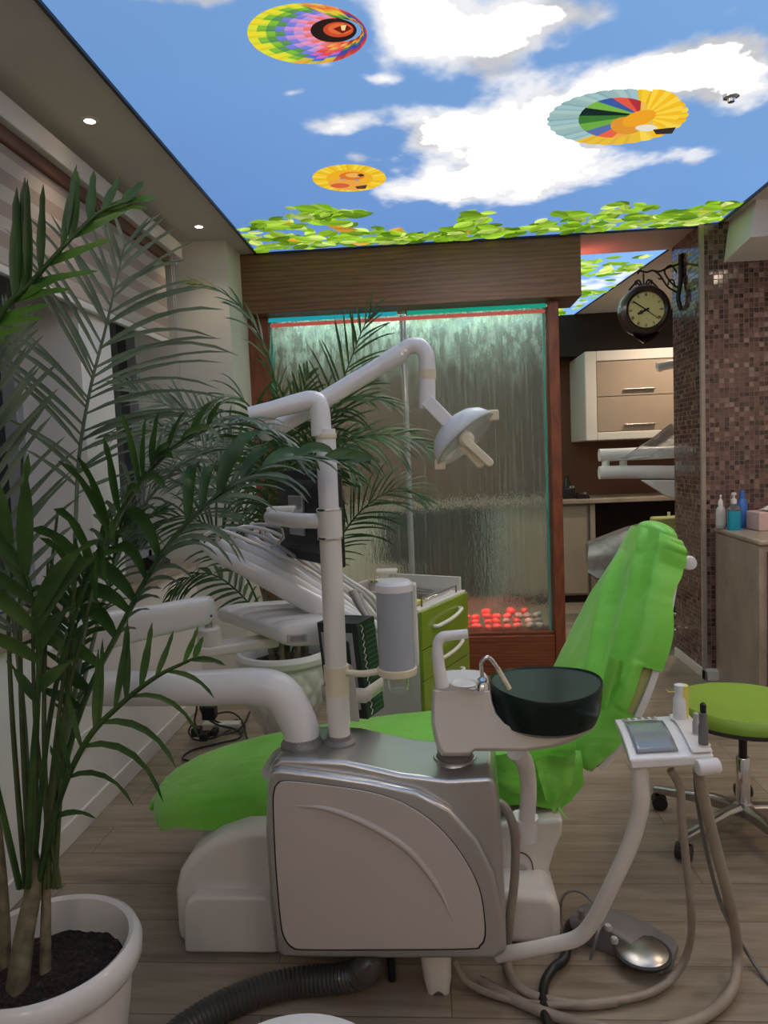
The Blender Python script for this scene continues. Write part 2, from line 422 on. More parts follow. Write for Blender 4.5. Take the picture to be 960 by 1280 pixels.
# bulkhead hanging under the ceiling in front of the mosaic
v = []
for y, x0, z0 in ((4.05, 1.76, H), (4.05, 1.73, 2.50), (4.40, 1.73, 2.46), (4.40, 1.76, H)): v.append(Vector((x0, y, z0)))
struct(MB().prism(v, (XR - 1.76, 0, 0)), 'ceiling_bulkhead', M['wall'])

# ------------------------------------------------------------------ printed light ceilings
rng = np.random.RandomState(5)
def vnoise(x, y, seed):
    r = np.random.RandomState(seed); T = r.rand(64, 64)
    xi = np.floor(x).astype(int); yi = np.floor(y).astype(int); fx = x - xi; fy = y - yi
    fx = fx * fx * (3 - 2 * fx); fy = fy * fy * (3 - 2 * fy)
    g = lambda a, b_: T[a % 64, b_ % 64]
    return (g(xi, yi) * (1 - fx) + g(xi + 1, yi) * fx) * (1 - fy) + (g(xi, yi + 1) * (1 - fx) + g(xi + 1, yi + 1) * fx) * fy
def fbm(x, y, seed, oc=6, gain=.55):
    s = 0; a = 1; t = 0
    for k in range(oc):
        s = s + a * vnoise(x * 2 ** k + 7.3 * k, y * 2 ** k + 3.1 * k, seed + k); t += a; a *= gain
    return s / t
def lin(c): return np.array(s2l(c))
# clouds of the print: (centre x, y in metres on the ceiling, half sizes, weight)
CL = []
def cloud(px, py, rx, ry, wt=1.0):
    a = P(px - rx, py, Z=H); b_ = P(px + rx, py, Z=H); c = P(px, py - ry, Z=H); d = P(px, py + ry, Z=H)
    CL.append(((a.x + b_.x) / 2, (c.y + d.y) / 2, (b_.x - a.x) / 2, abs(d.y - c.y) / 2, wt))
for a in ((560, 45, 110, 62, 1.3), (505, 25, 45, 50, 1.0), (640, 22, 60, 45, 1.0), (600, -90, 150, 60, 1.1), (240, -8, 90, 22, .9), (745, 10, 60, 22, .55), (420, -25, 90, 25, .8),
          (600, 195, 95, 48, 1.25), (550, 225, 70, 26, 1.1), (690, 152, 110, 36, 1.25), (640, 232, 110, 22, 1.0), (790, 108, 120, 28, 1.1), (890, 75, 90, 34, 1.1), (930, 110, 60, 30, .9), (575, 158, 60, 22, .9),
          (445, 152, 75, 17, .95), (845, 195, 50, 14, .8), (770, 215, 60, 15, .8), (338, 94, 30, 14, .7), (378, 121, 22, 7, .65), (405, 90, 18, 6, .6), (470, 106, 22, 7, .7), (462, 200, 18, 10, .6), (720, 190, 60, 25, .8),
          (900, 20, 60, 12, .35)): cloud(*a)
for cx_, cy_ in ((-.3, -.3), (1.1, -.5), (.2, .5), (1.1, .7), (-.6, 1.0)): CL.append((cx_, cy_, .42, .3, 1.2))  # extra bright clouds overhead, out of view, added to light the room
CORE = 6.0
ES = 2 ** EXPO      # ink densities are given as they look at this exposure
def sky_color(x, y, blobs=CL, seed=11):
    d = np.zeros_like(x)
    wx = (fbm(x * 3.1, y * 3.1, seed + 20, 4) - .5) * .22; wy = (fbm(x * 3.1, y * 3.1, seed + 40, 4) - .5) * .22
    for cx, cy, rx, ry, wt in blobs:
        q = ((x + wx - cx) / rx) ** 2 + ((y + wy - cy) / ry) ** 2
        d = d + wt * np.exp(-q * 1.1)
    n = fbm(x * 5.5, y * 4.2, seed, 7, .6)
    dens = np.clip(d, 0, 1.5) * 1.05 + (n - .5) * 1.9 * np.clip(d * 2.2, 0, 1) - .38
    a = np.clip(dens / .78, 0, 1); a = a * a * (3 - 2 * a)
    shade = fbm(x * 4 + 9, y * 4, seed + 70, 5)
    t = np.clip((y - .5) / 4.0, 0, 1); tx = np.clip((x + 1) / 2.7, 0, 1)
    blue = (lin((122, 166, 218))[None] * (1 - t[:, None]) + lin((100, 142, 206))[None] * t[:, None])
    blue = blue * (1 + (.10 * tx[:, None])) + tx[:, None] * np.array([.03, .05, .03])
    wh = lin((247, 247, 250))[None] * (1 - np.clip((shade - .45) * 1.6, 0, .35)[:, None]) * np.ones((len(x), 1))
    core = np.clip((dens - .85) / .6, 0, 1) ; wh = wh * (1 / ES + CORE * core[:, None] * np.array([[1.0, .94, .86]]))     # white cores boosted and warmed to light the room
    a = a[:, None] * .96
    return blue / ES * (1 - a) + wh * a
class PrintMB(MB):
    def __init__(s): super().__init__(); s.c = []
    def poly(s, pts, col):
        s.add(pts, [tuple(range(len(pts)))]); s.c.extend([tuple(v / ES for v in col)] * len(pts))
    def finish(s, name, m):
        o = s.build(name, m, smooth=False, fix=False); me = o.data
        at = me.color_attributes.new('print', 'FLOAT_COLOR', 'POINT')
        arr = np.ones((len(s.v), 4), 'f'); arr[:, :3] = np.array(s.c); at.data.foreach_set('color', arr.ravel()); return o
def sheet(pm_, corners, nu, nv, colfn, z=H):
    """corners: four plan points a,b,c,d; bilinear grid seen from below"""
    a, b_, c, d = [np.array(q, float) for q in corners]
    U, V = np.meshgrid(np.linspace(0, 1, nu + 1), np.linspace(0, 1, nv + 1), indexing='ij'); U = U.ravel()[:, None]; V = V.ravel()[:, None]
    q = a * (1 - U) * (1 - V) + b_ * U * (1 - V) + c * U * V + d * (1 - U) * V
    col = colfn(q[:, 0], q[:, 1]); base = len(pm_.v)
    pm_.v.extend([(x, y, z) for x, y in q]); pm_.c.extend(map(tuple, col))
    i, j = np.meshgrid(np.arange(nu), np.arange(nv), indexing='ij'); k = (i * (nv + 1) + j).ravel() + base
    pm_.f.extend(zip(k, k + 1, k + nv + 2, k + nv + 1)); pm_.m.extend([0] * len(k))
pr = PrintMB()
sheet(pr, ((PL, -.9), (PR, -.9), (PR, YF), (PL, YF)), 330, 560, sky_color)
def ceil_pt(px, py, dz): q = P(px, py, Z=H - dz); return Vector((q.x, q.y, H - dz))
R = random.Random(3)
# three balloons seen from below
def balloon(cx, cy, rx, ry, mx, my, mr, mry, rings, nang, cf, tilt=0, z=.003, scallop=0.0):
    def q(a, t):
        s_ = 1 + scallop * abs(math.sin(a * nang / 2)) * t
        ex = cx + (rx * math.cos(a) * math.cos(tilt) - ry * math.sin(a) * math.sin(tilt)) * s_
        ey = cy + (rx * math.cos(a) * math.sin(tilt) + ry * math.sin(a) * math.cos(tilt)) * s_
        ix = mx + mr * math.cos(a); iy = my + mry * math.sin(a)
        return ceil_pt(ix + (ex - ix) * t, iy + (ey - iy) * t, z)
    sub = 3
    for k in range(nang):
        for r in range(rings):
            for s_ in range(sub):
                a0 = 2 * PI * (k + s_ / sub) / nang; a1 = 2 * PI * (k + (s_ + 1) / sub) / nang
                col = lin(cf(k, r, a0)); 
                if s_ == 0: col = col * .86
                pr.poly([q(a0, r / rings), q(a1, r / rings), q(a1, (r + 1) / rings), q(a0, (r + 1) / rings)], col)
    return q
def cf1(k, r, a):
    zig = r + (k % 2)
    ca = math.cos(a); sa = math.sin(a)
    if ca < -.2:                                  # left fan: yellow rim, green, blue, violet, pink, coral heart
        pal = [(240, 110, 90), (238, 120, 110), (235, 150, 190), (190, 150, 215), (120, 130, 220), (95, 150, 90), (130, 190, 60), (225, 225, 60), (240, 220, 50)]
    elif ca < .45 and sa > 0:                      # bottom: coral, orange
        pal = [(235, 90, 60), (240, 120, 80), (240, 170, 90), (235, 100, 90), (225, 80, 80), (200, 110, 190), (90, 110, 210), (200, 190, 70), (235, 170, 60)]
    elif sa < -.1 and ca < .5:                     # top: orange red rim with green teeth
        pal = [(60, 60, 50), (90, 140, 70), (110, 170, 70), (225, 200, 60), (240, 200, 60), (240, 160, 60), (235, 120, 60), (235, 150, 70), (240, 190, 80)]
    else:                                          # right: dark reds, blue and purple
        pal = [(150, 50, 40), (200, 90, 50), (220, 170, 60), (90, 130, 80), (50, 80, 170), (90, 70, 160), (170, 60, 90), (200, 70, 60), (215, 90, 70)]
    return pal[min(zig, 8)]
balloon(384, 42, 75, 38, 427, 38, 25, 14, 8, 28, cf1, .03)
def disc(cx, cy, rx, ry, col, z, n=28, tilt=0):
    pts = [ceil_pt(cx + rx * math.cos(2 * PI * k / n) * math.cos(tilt) - ry * math.sin(2 * PI * k / n) * math.sin(tilt), cy + rx * math.cos(2 * PI * k / n) * math.sin(tilt) + ry * math.sin(2 * PI * k / n) * math.cos(tilt), z) for k in range(n)]
    pr.poly(pts, lin(col))
disc(417, 38, 29, 15, (38, 28, 26), .004); disc(423, 37, 19, 9.5, (205, 75, 45), .005)
disc(425, 36, 15, 7, (225, 110, 60), .0055); pr.poly([ceil_pt(x, y, .006) for x, y in ((416, 36), (432, 30), (440, 36), (428, 42))], lin((120, 30, 24)))
pr.poly([ceil_pt(x, y, .0065) for x, y in ((426, 32), (433, 31), (431, 38), (427, 38))], lin((240, 220, 150)))
def cf2(k, r, a):
    ca = math.cos(a)
    if ca > .25: return ((250, 205, 50), (245, 190, 40), (252, 215, 80))[k % 3]
    if math.sin(a) > .80: return (235, 190, 60)
    return ((150, 185, 185), (170, 200, 195), (160, 195, 200))[k % 3]
balloon(772, 146, 87, 34, 790, 146, 30, 14, 5, 30, cf2, -.07, scallop=.03)
pal2 = [(60, 120, 50), (20, 40, 40), (120, 180, 70), (60, 90, 160), (225, 90, 70), (180, 50, 60), (235, 190, 80), (240, 120, 80), (245, 200, 60), (250, 190, 40), (245, 200, 70), (240, 170, 70), (235, 100, 70), (90, 110, 170), (110, 170, 70)]
n_ = 15
for k in range(n_):
    a0 = PI + 2 * PI * (k - .5) / n_; a1 = a0 + 2 * PI / n_
    e = lambda a: ceil_pt(770 + 47 * math.cos(a) , 147 + 25 * math.sin(a) - 3 * math.cos(a), .004)
    c = ceil_pt(800, 144, .004); pr.poly([c, e(a0), e((a0 + a1) / 2), e(a1)], lin(pal2[k]))
for k in range(12):
    a0 = -1.7 + k * .26; col = ((252, 214, 70), (248, 190, 40))[k % 2]
    e = lambda a: ceil_pt(820 + 33 * math.cos(a), 135 + 24 * math.sin(a), .0045)
    pr.poly([ceil_pt(806, 146, .0045), e(a0), e(a0 + .13), e(a0 + .26)], lin(col))
disc(783, 157, 20, 11, (225, 150, 50), .005); disc(799, 148, 22, 9, (240, 165, 40), .0052, tilt=-.3); disc(808, 160, 14, 4, (230, 225, 215), .0054)
pr.poly([ceil_pt(x, y, .006) for x, y in ((816, 162), (845, 159), (840, 167), (820, 168))], lin((55, 45, 40)))
def cf3(k, r, a): return ((248, 205, 45), (240, 190, 35), (250, 215, 70))[k % 3] if r > 1 else (242, 180, 40)
balloon(436.5, 222.5, 46, 17, 437, 224, 12, 5, 4, 34, cf3)
disc(434, 231, 24, 6.5, (235, 165, 70), .0045, tilt=.06); disc(440, 220, 16, 5, (222, 120, 40), .005); disc(442, 219, 10, 2.8, (240, 175, 90), .0055)
disc(425, 232, 12, 3, (215, 95, 60), .0057); pr.poly([ceil_pt(x, y, .006) for x, y in ((444, 233), (459, 231), (457, 236), (446, 236))], lin((90, 55, 40)))
disc(451, 219, 4, 1.6, (60, 40, 30), .006)
# leafy border along the far edge
def leaf(pmb, x, y, L, a, col, z):
    d = Vector((math.cos(a), math.sin(a), 0)); n = Vector((-d.y, d.x, 0)); c = Vector((x, y, H - z)); W = L * .31
    out = []
    for t, s_ in ((0, 0), (.15, .6), (.38, 1), (.62, .92), (.84, .5), (1, 0), (.84, -.5), (.62, -.92), (.38, -1), (.15, -.6)):
        out.append(c + d * (t - .5) * L + n * s_ * W)
    pmb.poly(out[:6], col); pmb.poly([out[5]] + out[6:] + [out[0]], [v * .74 for v in col])
GREENS = [(130, 180, 35), (155, 205, 50), (180, 220, 75), (95, 140, 30), (200, 232, 105), (165, 212, 55), (115, 158, 35), (215, 235, 125), (145, 190, 50)]
def clusters(px, py, n, sx, sy, seed, size=.085):
    r = random.Random(seed)
    for i in range(n):
        x = px + r.gauss(0, 1) * sx; y = py + r.gauss(0, 1) * sy
        yield x, y
zc = [.003]
def foliage(stations, dens, seed):
    r = random.Random(seed)
    for (x0, x1, top0, top1, bottom0, bottom1) in stations:
        n = int((x1 - x0) * dens * 1.15)
        for i in range(n):
            t = r.random(); x = x0 + (x1 - x0) * t; top = top0 + (top1 - top0) * t; bot = bottom0 + (bottom1 - bottom0) * t
            y = top + (bot - top) * r.random() ** .75
            if y > 318 - .066 * (x - 322) - 3: continue
            q = P(x, y, Z=H)
            if not (PL + .03 < q.x < PR - .03 and q.y < YF - .05): continue
            zc[0] = .003 + (zc[0] * 7919 % .0025)
            c = R.choice(GREENS) if r.random() > .03 else (235, 175, 60)
            c = lin(c) * r.uniform(.6, 1.25)
            leaf(pr, q.x, q.y, r.uniform(.075, .15), r.uniform(-1.3, 1.3) + (PI if r.random() < .5 else 0), c, .003 + r.random() * .004)
foliage([(298, 345, 282, 262, 312, 316), (340, 385, 264, 250, 300, 300), (380, 420, 252, 262, 275, 282), (415, 452, 262, 263, 270, 268), (330, 380, 288, 292, 318, 314), (380, 430, 292, 272, 312, 310), (430, 470, 270, 280, 308, 305), (465, 506, 280, 290, 304, 302),
         (510, 560, 290, 285, 303, 300), (560, 580, 284, 262, 302, 300), (575, 622, 258, 262, 300, 298), (600, 640, 280, 284, 300, 298), (640, 700, 282, 264, 298, 295), (700, 760, 264, 262, 296, 292), (760, 820, 246, 252, 292, 286), (820, 880, 260, 262, 284, 280), (870, 925, 254, 252, 276, 270)], .62, 7)
pr.finish('ceiling_light_panel', print_mat('backlit_sky_print', PANEL_POWER))
tag(bpy.data.objects['ceiling_light_panel'], 'large backlit ceiling panel printed with blue sky, clouds, leaves and hot-air balloons', 'light panel', kind='thing')
# second room panel
pr = PrintMB()
CL2 = [(rng.uniform(-1, 1.6), rng.uniform(5, 7.2), rng.uniform(.15, .5), rng.uniform(.1, .35), .9) for _ in range(12)] + [(1.15, 5.75, .5, .28, 1.1), (1.3, 6.5, .3, .2, .6)]
sheet(pr, ((-1.2, 4.93), (1.585, 4.93), (1.36, YZ), (-1.2, YZ)), 180, 160, lambda x, y: sky_color(x, y, CL2, 31))
r = random.Random(21)
for i in range(900):
    x = r.uniform(-1.1, 1.5); y = r.choice([r.uniform(5.0, 5.5), r.uniform(5.0, 7.2), 6.9 + r.gauss(0, .15), 6.1 + r.gauss(0, .12)])
    if y > 7.25 or y < 4.98 or x > 1.56 - .095 * (y - 4.93): continue
    leaf(pr, x, y, r.uniform(.08, .15), r.uniform(0, 6.28), lin(R.choice(GREENS)) * r.uniform(.5, 1.05), .003 + r.random() * .004)
o = pr.finish('ceiling_light_panel', print_mat('backlit_leaf_print', PANEL_POWER * 1.5))
tag(o, 'smaller backlit ceiling panel with leaves and sky beyond the wooden header', 'light panel', kind='thing')
struct(MB().tube([(1.585, 4.93, H), (1.36, YZ, H)], .008, sm=0), 'trim_5', M['black'])

# small warm downlights: left and right soffits, plus an added second-room pair for brightness
LAMPM = emis('warm_lamp', (1.0, .72, .45), 14)
SPOTS = [(-1.214, 2.678, 'small round recessed spotlight in the left soffit, nearer one', 'left'), (-1.205, 3.90, 'small round recessed spotlight in the left soffit, farther one', 'left'), (-1.21, 1.45, 'small round recessed spotlight in the left soffit over the window plant', 'left'),
         (2.15, .9, 'small round recessed spotlight in the right soffit, nearest one', 'right'), (2.15, 2.1, 'small round recessed spotlight in the right soffit, middle one', 'right'), (2.15, 3.3, 'small round recessed spotlight in the right soffit before the mosaic wall', 'right'),
         (2.1, 6.0, 'added unseen spotlight brightening the second room, right one', 'back'), (-1.5, 6.0, 'added unseen spotlight brightening the second room, left one', 'back')]
for x, y, lb, sd in SPOTS:
    t = thing('ceiling_spotlight', lb, 'spotlight', (x, y, H), 'recessed ceiling spotlights')
    MB().lathe([(.020, -.004), (.030, -.004), (.034, 0), (.034, .02), (.020, .02)], (x, y, H), 24, caps=False).build('rim', M['blindw'], t)
    MB().lathe([(.0005, -.003), (.020, -.003)], (x, y, H), 20, caps=False).build('lens', LAMPM, t)
    l = bpy.data.lights.new('spotlight', 'SPOT'); l.energy = DOWNLIGHT_W * {'back': 4, 'right': 1.8, 'left': .3}[sd]; l.color = (1, .78, .60); l.spot_size = 1.9 if sd == 'left' else 2.9; l.spot_blend = 1; l.shadow_soft_size = .03
    lo = bpy.data.objects.new('spotlight_lamp', l); COL.objects.link(lo); lo.location = (0, 0, -.035); lo.parent = t
# unseen fill lamps, added behind the camera to brighten the room
for x in (-.6, 1.2):
    t = thing('rear_fill_lamp', 'added round fill lamp at the %s of the unseen rear of the room' % ('left' if x < 0 else 'right'), 'lamp', (x, -1.25, H))
    MB().lathe([(.06, 0), (.06, -.08), (.10, -.09), (.02, -.09)], (x, -1.25, H), 24).build('fitting', M['blindw'], t)
    l = bpy.data.lights.new('rear_fill_lamp', 'POINT'); l.energy = FILL_LAMP_W; l.color = (1, .82, .66); l.shadow_soft_size = .14
    lo = bpy.data.objects.new('rear_fill_light', l); COL.objects.link(lo); lo.location = (0, 0, -.26); lo.parent = t

t = thing('smoke_detector', 'small chrome sprinkler disc at the right of the printed ceiling', 'sprinkler', tuple(P(914, 117, Z=H)))
q = P(914, 117, Z=H)
MB().lathe([(.004, -.03), (.012, -.03), (.014, -.02), (.028, -.014), (.030, -.004), (.030, 0)], (q.x, q.y, H), 24).build('body', M['chrome'], t)
# ================================================================== water wall
WY = 4.45
ww = thing('water_wall', 'tall illuminated water feature of wet glass in a brown wooden frame under a deep header', 'water feature', (-.2, 4.6, 0))
a = P(300, 600, Y=4.45).x; xr = .925
MB().box((-1.19, WY, 2.325), (xr, 4.80, 2.685)).build('header', M['woodh'], ww, bevel=.006)
MB().box((-1.13, 4.56, 0), (-1.00, 4.74, 2.325)).build('post', M['woodv'], ww, bevel=.006)
MB().box((.735, 4.52, 0), (.80, 4.76, 2.325)).build('post', M['woodv'], ww, bevel=.006)
MB().box((-1.0, 4.53, 0), (.735, 4.80, .255)).build('base', M['woodb'], ww, bevel=.006)
MB().box((-1.0, 4.555, .255), (.735, 4.575, .275)).build('sill', M['woodb'], ww, bevel=.004)
def water_mat():
    m, nt, b = nmat('wet_glass_running_water')
    v = coords(nt, (9, 9, 2.2)); v2 = coords(nt, (26, 26, 9)); v0 = coords(nt)
    n1 = noise(nt, v, 2.2, 5, .6); n2 = noise(nt, v2, 1.3, 4, .6)
    sx = nt.nodes.new('ShaderNodeSeparateXYZ'); nt.links.new(v0, sx.inputs[0])
    z = sx.outputs[2]
    zn = math_n(nt, 'ADD', z, math_n(nt, 'MULTIPLY', noise(nt, coords(nt, (3, 3, .6)), 2, 3), .35))
    band = nt.nodes.new('ShaderNodeMapRange'); nt.links.new(zn, band.inputs[0]); band.inputs[1].default_value = 1.98; band.inputs[2].default_value = 2.42
    band.interpolation_type = 'SMOOTHSTEP'
    # splash drops: dense where the water leaves its pipe, sparse further down
    vo = nt.nodes.new('ShaderNodeTexVoronoi'); vo.inputs['Scale'].default_value = 3.2; nt.links.new(v2, vo.inputs[0])
    drops = ramp(nt, vo.outputs['Distance'], [(.18, (1, 1, 1)), (.42, (0, 0, 0))])
    bub = math_n(nt, 'MULTIPLY', ramp(nt, n2, [(.45, (0, 0, 0)), (.62, (1, 1, 1))]), math_n(nt, 'ADD', math_n(nt, 'MULTIPLY', band.outputs[0], .95), .04))
    streak = ramp(nt, noise(nt, coords(nt, (30, 30, .5)), 2.6, 5, .65), [(.50, (0, 0, 0)), (.70, (1, 1, 1))])
    foam = math_n(nt, 'ADD', math_n(nt, 'MULTIPLY', bub, .62), math_n(nt, 'MULTIPLY', streak, .14))
    foam = math_n(nt, 'ADD', foam, math_n(nt, 'MULTIPLY', band.outputs[0], .16)); foam = math_n(nt, 'ADD', foam, .07)
    h = math_n(nt, 'ADD', math_n(nt, 'MULTIPLY', n1, 1.0), math_n(nt, 'MULTIPLY', n2, .35))
    b.inputs['Base Color'].default_value = (.88, .97, .91, 1); b.inputs['Roughness'].default_value = .10
    b.inputs['Transmission Weight'].default_value = 1; b.inputs['IOR'].default_value = 1.25
    bp = bump(nt, b, h, .55, .02)
    df = nt.nodes.new('ShaderNodeBsdfDiffuse'); df.inputs[0].default_value = (.58, .66, .59, 1)
    tl = nt.nodes.new('ShaderNodeBsdfTranslucent'); tl.inputs[0].default_value = (.62, .74, .66, 1)
    nt.links.new(bp.outputs[0], df.inputs[1])
    ad = nt.nodes.new('ShaderNodeMixShader'); ad.inputs[0].default_value = .45; nt.links.new(df.outputs[0], ad.inputs[1]); nt.links.new(tl.outputs[0], ad.inputs[2])
    mx = nt.nodes.new('ShaderNodeMixShader'); nt.links.new(foam, mx.inputs[0]); nt.links.new(b.outputs[0], mx.inputs[1]); nt.links.new(ad.outputs[0], mx.inputs[2])
    nt.links.new(mx.outputs[0], nt.nodes['Material Output'].inputs[0]); return m
M['water'] = water_mat()
M['glassedge'] = pm('teal_glass_edge', (.04, .30, .25), .15, var=.2, emit=.06)  # edge glow put in as faint emission
XD = P(507, 500, Y=4.6).x
MB().box((-1.0, 4.600, .256), (XD - .02, 4.606, 2.30)).build('glass_pane', M['water'], ww)
MB().box((XD + .02, 4.600, .256), (.735, 4.606, 2.30)).build('glass_pane', M['water'], ww)
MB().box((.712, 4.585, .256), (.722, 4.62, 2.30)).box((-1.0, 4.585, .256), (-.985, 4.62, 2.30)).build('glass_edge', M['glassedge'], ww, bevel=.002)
MB().tube([(XD, 4.60, .25), (XD, 4.60, 2.325)], .020, 16, sm=0).build('divider_tube', pm('clear_tube', (.55, .58, .55), .12, .3, trans=.4, var=.1, vscale=8), ww)
x0, x1 = -.99, .725
MB().tube([(x0, 4.545, 2.300), (XD - .03, 4.545, 2.300)], .013, 10, sm=0).build('led_tube', emis('cyan_led', (.01, .30, .36), .6), ww)
MB().tube([(XD + .03, 4.545, 2.300), (x1, 4.545, 2.300)], .013, 10, sm=0).build('led_tube', emis('green_led', (.005, .28, .18), .6), ww)['label'] = 'green glowing light tube'
MB().box((x0, 4.57, 2.262), (x1, 4.58, 2.283)).build('red_led_strip', emis('red_led', (.42, .07, .05), .55), ww)
def area(name, loc, size, sizey, energy, color, rot, parent=None):
    l = bpy.data.lights.new(name, 'AREA'); l.shape = 'RECTANGLE'; l.size = size; l.size_y = sizey; l.energy = energy; l.color = color
    o_ = bpy.data.objects.new(name, l); COL.objects.link(o_); o_.location = loc; o_.rotation_euler = rot
    if parent: o_.parent = parent; o_.matrix_parent_inverse = Matrix.Translation(parent.location).inverted()
    return o_
area('led_strip_light', (-.13, 4.70, 2.32), 1.6, .01, 6, (.75, 1, .88), (0, 0, 0), ww)
l = bpy.data.lights.new('red_soffit_fill', 'AREA'); l.shape = 'RECTANGLE'; l.size = .25; l.size_y = .02; l.energy = .35; l.color = (1, .15, .12)  # unseen red lamp added for the glow on the soffit
o = bpy.data.objects.new('red_soffit_glow', l); COL.objects.link(o); o.location = (1.0, 4.86, 2.50); o.rotation_euler = (math.radians(165), math.radians(20), 0); o.parent = ww; o.matrix_parent_inverse = Matrix.Translation(ww.location).inverted()
# pebbles lying in the basin
M['pebr'] = pm('pebble_red_light_paint', (.70, .10, .08), .35, var=.3, vscale=12, coat=.3)  # red LED light put into the stone colour
M['pebp'] = pm('pebble_pink_light_paint', (.75, .20, .17), .4, var=.2, vscale=12)  # paler red LED light, also put into the colour
M['pebw'] = pm('grey_green_pebble', (.34, .40, .34), .45, var=.2, vscale=15)
M['pebd'] = pm('white_pebble', (.60, .60, .52), .4, var=.15, vscale=15)
r = random.Random(4)
def peb_mesh(name, m, seed):
    rr = random.Random(seed); mb = MB(); k = Vector((rr.random() * 9, rr.random() * 9, rr.random() * 9))
    def fn(u, v_):
        th = 2 * PI * u; ph = PI * (v_ - .5) * .999
        p = Vector((math.cos(ph) * math.cos(th), math.cos(ph) * math.sin(th) * .8, math.sin(ph) * .62))
        return p * (1 + .18 * mnoise.noise(p * 1.1 + k))
    mb.grid(fn, 12, 8)
    me = bpy.data.meshes.new(name); me.from_pydata(mb.v, [], mb.f); me.materials.append(m); me.polygons.foreach_set('use_smooth', [True] * len(me.polygons)); return me
pebm = {k: [peb_mesh('pebble', M[k], i) for i in range(2)] for k in ('pebr', 'pebp', 'pebw', 'pebd')}
pos = []
for row, (zz, yy) in enumerate(((.278, 4.555), (.283, 4.640), (.308, 4.672), (.336, 4.70), (.362, 4.73))):
    n = 24 if row < 4 else 20
    for i in range(n):
        x = -.93 + (1.62 * (i + .5) / n) + r.uniform(-.008, .008)
        if row == 4 and r.random() < .45: continue
        pos.append((x, yy + r.uniform(-.004, .004), zz + r.uniform(0, .006) + .006, row))
LBL = {'pebr': 'pebble tinted by painted red light in the basin of the water wall', 'pebp': 'pebble tinted by painted pink light in the basin of the water wall', 'pebw': 'grey-green pebble in the basin of the water wall', 'pebd': 'off-white pebble in the basin of the water wall'}
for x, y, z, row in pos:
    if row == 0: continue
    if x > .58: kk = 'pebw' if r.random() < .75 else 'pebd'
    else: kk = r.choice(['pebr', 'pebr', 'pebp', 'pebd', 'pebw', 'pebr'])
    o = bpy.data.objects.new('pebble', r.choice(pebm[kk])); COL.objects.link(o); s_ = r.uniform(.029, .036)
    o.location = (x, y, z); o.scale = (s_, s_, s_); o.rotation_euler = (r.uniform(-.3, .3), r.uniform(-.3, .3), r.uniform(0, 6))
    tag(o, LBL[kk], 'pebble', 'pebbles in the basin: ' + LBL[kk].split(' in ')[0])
l = bpy.data.lights.new('red_basin_light', 'AREA'); l.shape = 'RECTANGLE'; l.size = 1.2; l.size_y = .02; l.energy = 1.6; l.color = (1, .06, .05)
o = bpy.data.objects.new('basin_led', l); COL.objects.link(o); o.location = (-.05, 4.66, .50); o.parent = ww; o.matrix_parent_inverse = Matrix.Translation(ww.location).inverted()

# ================================================================== second room
t = thing('wall_cabinet', 'wall cabinet with white frame and beige flap doors in the second room', 'cabinet', (1.7, 6.9, 1.5))
c0 = P(730, 440, Y=6.6); c1 = P(735, 551, Y=6.6); x0, z1, z0 = c0.x, c0.z, c1.z
x1 = 2.35
MB().box((x0, 6.62, z0), (x1, 7.29, z1)).build('body', M['cabw'], t, bevel=.01)
fr = MB(); fr.box((x0 - .0, 6.58, z0), (x0 + .10, 6.62, z1)); fr.box((x0 + .10, 6.58, z0), (x1, 6.62, z0 + .07)); fr.box((x0 + .10, 6.58, z1 - .09), (x1, 6.62, z1))
fr.build('front_frame', M['blindw'], t, bevel=.008)
zm = z0 + .07 + (z1 - z0 - .16) * .5
for a, b_ in ((z0 + .075, zm - .003), (zm + .003, z1 - .095)):
    d = MB().box((x0 + .105, 6.59, a), (x1, 6.612, b_)).build('door', M['beigecab'], t, bevel=.003)
    hx = P(800, 483, Y=6.57).x
    MB().box((hx - .14, 6.565, a + .045), (hx + .13, 6.585, a + .06)).build('handle', M['steel'], d, bevel=.004)
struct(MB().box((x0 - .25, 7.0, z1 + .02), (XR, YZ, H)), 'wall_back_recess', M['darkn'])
# base units and worktop run behind the water wall to the pillar
zt = .965
t = thing('base_cabinet', 'beige base cabinet left of the dark knee space in the second room', 'cabinet', (.95, 6.95, 0))
xk = P(741, 660, Y=6.7).x
MB().box((.62, 6.72, .07), (xk - .03, 7.29, zt - .04)).build('body', M['beigecab'], t, bevel=.004)
MB().box((.64, 6.70, .09), (xk - .05, 6.72, zt - .06)).build('door', M['beigecab'], t, bevel=.004)
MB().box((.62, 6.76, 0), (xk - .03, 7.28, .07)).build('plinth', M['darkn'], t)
MB().box((xk - .025, 6.68, 0), (xk + .02, 7.29, zt - .04)).build('side_panel', M['stone'], t, bevel=.003)
t = thing('worktop', 'long pale stone worktop along the back wall of the second room', 'worktop', (0, 6.95, zt - .04))
MB().box((-1.85, 6.65, zt - .04), (2.7, 7.29, zt)).build('slab', M['stone'], t, bevel=.006)
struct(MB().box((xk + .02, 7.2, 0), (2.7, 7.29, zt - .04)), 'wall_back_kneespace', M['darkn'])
t = thing('base_cabinet', 'pale base cabinet seen blurred through the water wall', 'cabinet', (-.9, 6.95, 0))
MB().box((-1.85, 6.72, .07), (-.25, 7.29, zt - .04)).build('body', M['cabw'], t, bevel=.004)
for i in range(3): MB().box((-1.83 + i * .53, 6.70, .09), (-1.32 + i * .53, 6.72, zt - .06)).build('door', M['cabw'], t, bevel=.004)
t = thing('blue_reflection', 'pale blue block standing in for a reflection in the right glass of the water wall', 'cabinet', (.45, 6.95, 0))  # added block, stands in for a pale blue reflection in the water
b0 = P(618, 640, Y=6.6); b1 = P(676, 760, Y=6.6); b1.x = min(b1.x, .60)
